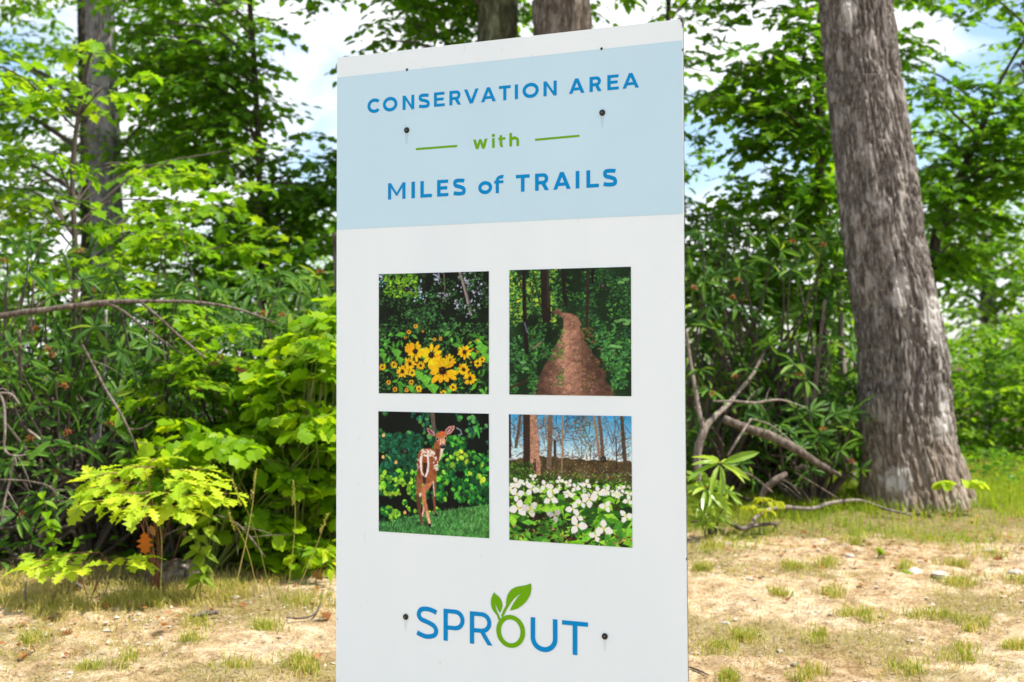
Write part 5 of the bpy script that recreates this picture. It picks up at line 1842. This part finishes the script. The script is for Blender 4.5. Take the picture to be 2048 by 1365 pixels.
branch('grey upright stem behind the diagonal left branch', [[(212, 620, 8.3, 6), (212, 700, 8.3, 5), (208, 760, 8.3, 7), (200, 860, 8.3, 5), (195, 1100, 8.3, 7)]], 'grey_bark')
branch('slender bare twigs in front of the dark hollow beside the grass stems',
       [[(432, 1030, 7.2, 3), (470, 1045, 7.15, 4), (500, 1075, 7.1, 4), (530, 1115, 7.1, 3)], [(320, 1080, 7.3, 3), (350, 1062, 7.25, 3), (395, 1045, 7.25, 2)]], 'dead_wood')
branch('gnarled pinkish trunk forking beside the right edge of the sign',
       [[(1398, 985, 9.5, 12), (1395, 940, 9.5, 16), (1396, 900, 9.5, 17), (1408, 862, 9.5, 15), (1425, 838, 9.55, 12), (1450, 815, 9.65, 10), (1480, 780, 9.8, 8), (1505, 750, 9.9, 7), (1530, 700, 10, 5)],
        [(1408, 862, 9.5, 11), (1398, 825, 9.5, 10), (1391, 780, 9.55, 8), (1380, 720, 9.6, 7), (1372, 660, 9.6, 6)]], 'pale_wood', name='gnarled_trunk', cat='tree trunk')
branch('thick fallen log slanting down to the left of the oak foot',
       [[(1448, 838, 9.3, 16), (1490, 856, 9.3, 18), (1540, 872, 9.3, 19), (1590, 898, 9.3, 18), (1640, 930, 9.35, 14), (1682, 952, 9.4, 6)]], 'dead_wood', name='fallen_log', cat='log')
branch('short grey broken stub leaning beneath the fallen log', [[(1518, 1000, 9.0, 9), (1532, 978, 9.0, 14), (1552, 960, 9.0, 15), (1572, 948, 9.05, 10)]], 'dead_wood')
branch('pale wavy twig crossing above the fallen log', [[(1425, 803, 9.0, 3), (1470, 803, 9.0, 5), (1510, 806, 9.0, 5), (1560, 800, 9.05, 4), (1610, 815, 9.1, 2)]], 'pale_wood')
branch('thin forked twig propped against the fallen log', [[(1455, 912, 8.9, 5), (1475, 880, 8.9, 5), (1502, 838, 8.95, 4)], [(1502, 838, 8.95, 3), (1540, 850, 9, 3), (1580, 880, 9, 2)]], 'pale_wood')
branch('slanting paired brown stems rising left of the slender tree', [[(1605, 900, 9.9, 8), (1618, 840, 9.9, 12), (1630, 780, 9.9, 12), (1640, 690, 9.9, 9), (1650, 600, 9.9, 6)], [(1612, 880, 9.9, 8), (1614, 820, 9.9, 9), (1608, 740, 9.9, 8), (1590, 680, 9.9, 6)]], 'dead_wood')
branch('thin arching twig in the grass behind the bright rhododendron', [[(1450, 938, 8.6, 3), (1500, 950, 8.6, 3), (1545, 985, 8.6, 3)], [(1590, 945, 8.8, 2), (1640, 975, 8.8, 3), (1680, 1000, 8.8, 2)]], 'dead_wood')


def ground_branch(label, paths, mat, name='fallen_branch', cat='branch', group='fallen branches', lift=1.0):
    """paths of (px, py, width_px) lying on the ground"""
    g0 = G(*paths[0][0][:2])
    t = thing(name, label, cat, g0, group)
    for i, pth in enumerate(paths):
        mb = MB()
        pts_, rr = [], []
        for (px, py, wp) in pth:
            g = G(px, py)
            r_ = max(.002, wp * .5 * mpx(g.y))
            pts_.append(g + Vector((0, 0, r_ * lift + .012)))
            rr.append(r_)
        tube(mb, pts_, rr, 8, 7, .15)
        link('limb' if i == 0 else 'twig', mb.mesh('limb', M[mat], True), t)


ground_branch('long crooked fallen branch lying in the grass below the oak',
              [[(1502, 1066, 6), (1520, 1052, 9), (1560, 1040, 9), (1620, 1040, 8), (1665, 1028, 8), (1720, 1022, 7), (1775, 1035, 5), (1822, 1043, 4)]], 'pale_wood', lift=4.5)
ground_branch('dark crooked root-like stick at the grass edge beside the sign',
              [[(1382, 1062, 7), (1440, 1056, 8), (1460, 1068, 9), (1482, 1080, 9), (1510, 1072, 8), (1550, 1066, 7)], [(1482, 1080, 8), (1500, 1068, 6)], [(1550, 1066, 5), (1562, 1056, 4)]], 'dead_wood', lift=4.0)
ground_branch('pale thin stick lying in the dry grass at the bank top', [[(424, 1133, 5), (460, 1136, 6), (520, 1139, 6)]], 'pale_wood')
ground_branch('curved dark twig on the dirt close to the sign', [[(572, 1243, 3), (600, 1245, 4), (628, 1238, 4), (642, 1215, 3), (645, 1190, 2)]], 'dead_wood')
ground_branch('pale root fragment half buried on the left bank', [[(130, 1168, 6), (150, 1178, 9), (165, 1184, 5)]], 'pale_wood')
ground_branch('flat brown bark strip on the left dirt', [[(384, 1242, 6), (410, 1240, 12), (436, 1235, 7)]], 'dead_wood')
ground_branch('short twig on the sand in the lower right', [[(1378, 1345, 4), (1400, 1352, 4), (1418, 1358, 2)]], 'dead_wood')
branch('small upright broken stick at the far left bank edge', [[(50, 1205, 6.95, 6), (50, 1185, 6.95, 5), (53, 1165, 6.95, 3)]], 'pale_wood')

# leaning reddish snag just visible beside the sign's left edge
branch('leaning reddish brown snag peeking out behind the left edge of the sign', [[(712, 1000, 9.0, 24), (700, 800, 9.0, 24), (686, 640, 9.0, 24), (679, 540, 9.0, 24), (676, 466, 9.0, 22)]], 'brown_bark', name='snag', cat='dead tree', group=None)

# old stump in the dark hollow
stb = gp(345, 7.5)
stump = thing('old_stump', 'rotten brown stump in the dark hollow under the oak sapling', 'stump', stb)
sp_pts = [stb + Vector((0, 0, -.05)), stb + Vector((0, 0, .03)), stb + Vector((.02, 0, .07)), stb + Vector((.05, 0, .11))]
link('trunk', trunk_mesh('trunk', sp_pts, [.13, .11, .08, .03], M['brown_bark'], 60, .008, .03, .07, 9), stump)


# ---- seed-headed grass stalks
def stalk(label, a, b):
    t = thing('grass_stalk', label, 'grass stalk', a, 'tall grass stalks')
    mb = MB()
    mid = a.lerp(b, .55) + Vector((.02, 0, .03))
    tube(mb, [a, mid, b], [.0028, .0022, .0012], 4, 6)
    link('stem', mb.mesh('stem', M['dry_grass']), t)
    lvv = Leaves()
    for i in range(16):
        p = a.lerp(b, 1 - .014 * i)
        lvv.add(np.array(p), np.array([random.gauss(0, .5), random.gauss(0, .5), 1.]), np.array([random.random(), 1, 0]), np.array([.016]))
    link('seed_head', lvv.mesh('seed_head', 'simple', M['dry_grass']), t)


stalk('tallest dry grass stalk leaning right before the dark hollow', gp(462, 7.0), P(513, 942, 7.0))
stalk('dry grass stalk leaning left with drooping head', gp(545, 7.1), P(465, 962, 7.0))
stalk('short dry grass stalk left of the tallest one', gp(520, 7.1), P(456, 1024, 7.0))
stalk('fine dry grass stalk near the sign edge', gp(585, 7.1), P(655, 1030, 7.1))
stalk('dry upright grass stalk under the oak sapling', gp(320, 6.95), P(312, 1010, 6.95))
stalk('low bent grass stalk with a light head', gp(575, 7.2), P(588, 965, 7.2))


# ================================================================== STONES, LEAVES, GRAVEL, GRASS
def stone_mesh(sd):
    rr = random.Random(sd)
    V, Fc = [], []
    nr, ns = 5, 8
    V.append((0, 0, -.5))
    for i in range(1, nr):
        th_ = math.pi * i / nr
        for k in range(ns):
            ph = 2 * math.pi * k / ns
            r_ = rr.uniform(.8, 1.15)
            V.append((math.sin(th_) * math.cos(ph) * r_, math.sin(th_) * math.sin(ph) * .8 * r_, -math.cos(th_) * .5 * rr.uniform(.85, 1.1)))
    V.append((0, 0, .5))
    for k in range(ns):
        Fc.append((0, 1 + (k + 1) % ns, 1 + k))
        Fc.append((len(V) - 1, 1 + (nr - 2) * ns + k, 1 + (nr - 2) * ns + (k + 1) % ns))
        for i in range(nr - 2):
            a = 1 + i * ns
            Fc.append((a + k, a + (k + 1) % ns, a + ns + (k + 1) % ns, a + ns + k))
    return mesh_np('stone', V, Fc, M['stone'])


stones = [stone_mesh(i) for i in range(4)]
for i, (px, py, wp, lab) in enumerate([
        (1646, 1084, 24, 'pale angular stone at the edge of the grass strip'), (1830, 1148, 36, 'flat whitish stone in the gravel below the grass strip'), (1880, 1155, 44, 'broad flat stone right of the whitish one in gravel'),
        (2030, 1150, 34, 'upright grey stone at the right border'), (1451, 1250, 22, 'round white pebble on the sand beside the sign'), (1500, 1160, 18, 'small pale stone on the sand near the crooked stick'),
        (470, 1200, 26, 'bluish grey flat stone on the left dirt bank'), (1700, 1115, 22, 'small wedge of stone among right-hand gravel below the oak'), (1590, 1330, 18, 'small light stone low on the right sand'),
        (295, 1292, 14, 'tiny white stone on the left dirt'), (1980, 1105, 26, 'low stone half sunk in grass at the right'), (1560, 1305, 16, 'little tan stone beside a grass tuft')]):
    g = G(px, py)
    s_ = wp * .5 * mpx(g.y)
    o = link('stone', stones[i % 4])
    o.location = g + Vector((0, 0, s_ * .15))
    o.scale = (s_, s_, s_ * .8)
    o.rotation_euler = (random.uniform(-.2, .2), random.uniform(-.2, .2), random.uniform(0, 6))
    tag(o, lab, 'stone', 'stones on the ground')


def curled_leaf(sd, mat):
    rr = random.Random(sd)
    V, T = LEAF['oak']
    # refine by adding curl: bend outline up
    V = V.copy()
    V[:, 2] = np.abs(V[:, 1]) * rr.uniform(.7, 1.3) + rr.uniform(.2, .5) * (V[:, 0] - .5) ** 2 + .02
    return mesh_np('dead_leaf', V, T, mat)


dls = [curled_leaf(i, M['dead_leaf']) for i in range(3)]
for i, (px, py, s_, lab) in enumerate([
        (545, 1160, .10, 'curled brown leaf on the dirt near the dry grass edge'), (330, 1262, .11, 'crumpled rust brown leaf in the middle of the left dirt'), (40, 1328, .07, 'dark curled leaf at the lower left'),
        (640, 1236, .10, 'tan curled leaf beside the sign on the left'), (5, 1232, .09, 'pale brown leaf at the left border'), (645, 1172, .11, 'flat reddish leaf close to the sign edge'),
        (1985, 1128, .07, 'small dry leaf at right in thin grass'), (640, 1318, .08, 'yellowish folded leaf by the lower left grass tuft'), (120, 1278, .06, 'little brown leaf on the left bank'), (1570, 1210, .05, 'small brown leaf on the right sand')]):
    g = G(px, py)
    for rep in range(1):
        o = link('dead_leaf', dls[i % 3])
        o.location = g + Vector((0, 0, .012))
        o.scale = (s_, s_, s_)
        o.rotation_euler = (random.uniform(-.3, .3), random.uniform(-.3, .3), random.uniform(0, 6))
        tag(o, lab, 'dead leaf', 'dead leaves')

# gravel and straw litter
n = 9000
gx = RNG.uniform(-3.6, 4.6, n)
gy = RNG.uniform(5.2, 9.4, n)
den = fbm(gx * 2 + 9, gy * 2, 4, 3)
keep = (RNG.random(n) < np.clip((den - .35) * 2.6, .12, 1)) & (gy < fringe_y(gx) + .1)
gx, gy = gx[keep], gy[keep]
gzv = gz(gx, gy) + .004
oct_ = np.array([(1, 0, 0), (0, .8, 0), (-1, 0, 0), (0, -.8, 0), (0, 0, .55), (.1, 0, -.5)])
oct_f = np.array([(0, 1, 4), (1, 2, 4), (2, 3, 4), (3, 0, 4), (1, 0, 5), (2, 1, 5), (3, 2, 5), (0, 3, 5)])
sz = RNG.gamma(2.0, .0028, len(gx)) + .003
rz = RNG.uniform(0, 6.28, len(gx))
Vg = oct_[None] * sz[:, None, None] * RNG.uniform(.7, 1.3, (len(gx), 6, 1))
Xr = Vg[..., 0] * np.cos(rz)[:, None] - Vg[..., 1] * np.sin(rz)[:, None] + gx[:, None]
Yr = Vg[..., 0] * np.sin(rz)[:, None] + Vg[..., 1] * np.cos(rz)[:, None] + gy[:, None]
Vg = np.stack([Xr, Yr, Vg[..., 2] + gzv[:, None]], -1)
Fg = (oct_f[None] + (np.arange(len(gx)) * 6)[:, None, None]).reshape(-1, 3)
gr = link('gravel', mesh_np('gravel', Vg.reshape(-1, 3), Fg, M['gravel']), None, 'stuff')
gr['label'] = 'small gravel scattered over the sandy ground'

n = 24000
gx = RNG.uniform(-3.6, 4.6, n)
gy = RNG.uniform(5.2, 9.6, n)
keep = RNG.random(n) < np.clip((fbm(gx * 1.5, gy * 1.5, 8, 3) - .38) * 4, .1, 1)
gx, gy = gx[keep], gy[keep]
m_ = len(gx)
ll = RNG.uniform(.012, .06, m_)
aa = RNG.uniform(0, 6.28, m_)
zz = gz(gx, gy) + .008
dx, dy = np.cos(aa) * ll, np.sin(aa) * ll
wx, wy = -np.sin(aa) * .0016, np.cos(aa) * .0016
x2, y2 = gx + dx, gy + dy
z2 = gz(x2, y2) + RNG.uniform(.006, .022, m_)
Vs = np.stack([np.stack([gx + wx, gy + wy, zz], -1), np.stack([gx - wx, gy - wy, zz], -1), np.stack([x2 - wx, y2 - wy, z2], -1), np.stack([x2 + wx, y2 + wy, z2], -1)], 1)
Fs_ = (np.arange(m_) * 4)[:, None] + np.array([0, 1, 2, 3])
lt = link('straw_litter', mesh_np('straw_litter', Vs.reshape(-1, 3), Fs_, M['litter']), None, 'stuff')
lt['label'] = 'dry straw and bark bits lying over the soil'


def grass(name, label, gx, gy, hgt, mat, lean=.45, wid=.0022):
    m_ = len(gx)
    z0 = gz(gx, gy) - .005
    h = hgt * RNG.uniform(.5, 1.25, m_)
    a = RNG.uniform(0, 6.28, m_)
    ln = RNG.uniform(.1, 1, m_) * lean * h
    cxx, cyy = np.cos(a), np.sin(a)
    wa = RNG.uniform(0, 6.28, m_)
    w_ = wid * RNG.uniform(.7, 1.4, m_)
    wx_, wy_ = np.cos(wa) * w_, np.sin(wa) * w_
    b1_ = np.stack([gx + wx_, gy + wy_, z0], -1)
    b2_ = np.stack([gx - wx_, gy - wy_, z0], -1)
    mx_, my_, mz_ = gx + cxx * ln * .3, gy + cyy * ln * .3, z0 + h * .6
    m1 = np.stack([mx_ + wx_ * .8, my_ + wy_ * .8, mz_], -1)
    m2 = np.stack([mx_ - wx_ * .8, my_ - wy_ * .8, mz_], -1)
    tp = np.stack([gx + cxx * ln, gy + cyy * ln, z0 + h * (1 - .25 * ln / np.maximum(h, 1e-6))], -1)
    V = np.stack([b1_, b2_, m2, m1, tp], 1)
    T = np.array([(0, 1, 2), (0, 2, 3), (3, 2, 4)])
    T = (T[None] + (np.arange(m_) * 5)[:, None, None]).reshape(-1, 3)
    o = link(name, mesh_np(name, V.reshape(-1, 3), T, M[mat]), None, 'stuff')
    o['label'] = label
    return o


# green strip under the oak
n = 60000
gx = RNG.uniform(.9, 6.5, n)
gy = RNG.uniform(8.2, 13, n)
fy = fringe_y(gx)
d_ = fbm(gx * 2.2, gy * 2.2, 12, 3)
keep = RNG.random(n) < np.clip((gy - fy + (d_ - .5) * 3.2) * 1.2, 0, 1) * np.clip((12.4 - gy) / 1.5, .15, 1)
gx, gy = gx[keep], gy[keep]
grass('grass', 'green grass strip growing under the oak', gx, gy, .05 + .07 * np.clip((gy - 8.6) / 1.4, 0, 1) * (.5 + fbm(gx * 2, gy * 2, 6, 3)), 'grass', .7, .0024)
# left fringe: dry grass
n = 24000
gx = RNG.uniform(-3.8, .6, n)
off = RNG.gamma(2, .20, n) - .35
gy = fringe_y(gx) + off
keep = RNG.random(n) < np.clip(fbm(gx * 3, gy * 3, 2, 2) * 1.9 - .35, .1, 1)
grass('dry_grass', 'dry yellowish grass fringe along the left bank top', gx[keep], gy[keep], .055, 'dry_grass', .8, .0022)
# sparse dry blades over the soil
n = 70000
gx = RNG.uniform(-3.6, 4.8, n)
gy = RNG.uniform(5.0, 9.0, n)
keep = RNG.random(n) < np.clip((fbm(gx * 1.7 + 3, gy * 1.7, 5, 4) + (fbm(gx * 9, gy * 9, 3, 2) - .5) * .5 - .46) * 5, .02, .9)
gx, gy = gx[keep], gy[keep]
kk = gy < fringe_y(gx) + .2
grass('dry_grass', 'thin dry grass scattered over the sand', gx[kk], gy[kk], .034, 'dry_grass', 1.0, .0018)
# distinct tufts
tx, ty, tg = [], [], []
for (px, py, wpx, nb) in [(1420, 1098, 60, 260), (1590, 1138, 60, 260), (1665, 1130, 44, 170), (1800, 1138, 40, 150), (1560, 1192, 40, 150), (1740, 1252, 90, 320), (1490, 1272, 60, 240), (1430, 1302, 70, 260), (1640, 1285, 50, 180),
                          (1900, 1132, 50, 200), (1400, 1142, 40, 150), (1950, 1180, 90, 320), (2030, 1165, 60, 220), (1850, 1235, 70, 200), (1950, 1255, 80, 220), (1660, 1185, 60, 160), (1790, 1350, 80, 220), (1620, 1355, 60, 180),
                          (1900, 1320, 90, 220), (2040, 1300, 70, 200), (1450, 1355, 60, 160), (600, 1325, 80, 420), (530, 1252, 70, 240), (605, 1218, 110, 320), (400, 1245, 70, 150), (370, 1285, 60, 130), (312, 1215, 30, 110), (60, 1292, 80, 180),
                          (180, 1345, 70, 150), (450, 1335, 70, 170), (250, 1320, 60, 110), (20, 1200, 80, 200), (480, 1180, 60, 150), (620, 1145, 90, 300), (560, 1140, 80, 220), (1960, 1110, 90, 260), (1720, 1095, 60, 160)]:
    g = G(px, py)
    r_ = wpx * .5 * mpx(g.y)
    for sub in range(3):
        ox, oy, rs = RNG.normal(0, r_ * .5), RNG.normal(0, r_ * .7), r_ * RNG.uniform(.25, .65)
        tx.append(g.x + ox + RNG.normal(0, rs, nb // 3))
        ty.append(g.y + oy + RNG.normal(0, rs, nb // 3))
grass('grass_tufts', 'green tufts of grass dotted over the sandy soil', np.concatenate(tx), np.concatenate(ty), .056, 'tuft_grass', .9, .0020)

# brown leaf crumbs
n = 1900
gx = RNG.uniform(-3.6, 4.6, n)
gy = fringe_y(gx) + RNG.normal(-.25, .55, n)
ph = RNG.uniform(0, 6.28, n)
lv = Leaves()
lv.add(np.stack([gx, gy, gz(gx, gy) + .014], -1), np.stack([np.cos(ph), np.sin(ph), RNG.uniform(-.1, .5, n)], -1), np.array([0, 0, 1.]) + RNG.normal(0, .35, (n, 3)), RNG.uniform(.012, .04, n))
ll_ = link('leaf_litter', lv.mesh('leaf_litter', 'ovate', M['dead_leaf']), None, 'stuff')
ll_['label'] = 'crumbs of brown leaf strewn along the grass edge'

# low ground cover in the shaded wood floor
lv = Leaves()
n = 5200
gx = RNG.uniform(-4.5, 6, n)
gy = RNG.uniform(0, 1, n) ** .8 * 3.5 + np.where(gx < .5, fringe_y(gx) + .35, 10.3)
gzv = gz(gx, gy)
ph = RNG.uniform(0, 6.28, n)
lv.add(np.stack([gx, gy, gzv + RNG.uniform(.02, .16, n)], -1), np.stack([np.cos(ph), np.sin(ph), RNG.uniform(-.3, .4, n)], -1), np.array([0, -.2, 1.]) + RNG.normal(0, .35, (n, 3)), RNG.uniform(.04, .09, n))
gc = link('ground_cover', lv.mesh('ground_cover', 'ovate', M['canopy']), None, 'stuff')
gc['label'] = 'low leafy ground cover on the wood floor'

print('objects', len(bpy.data.objects), 'tris', sum(sum(len(p.vertices) - 2 for p in []) for m in []) )
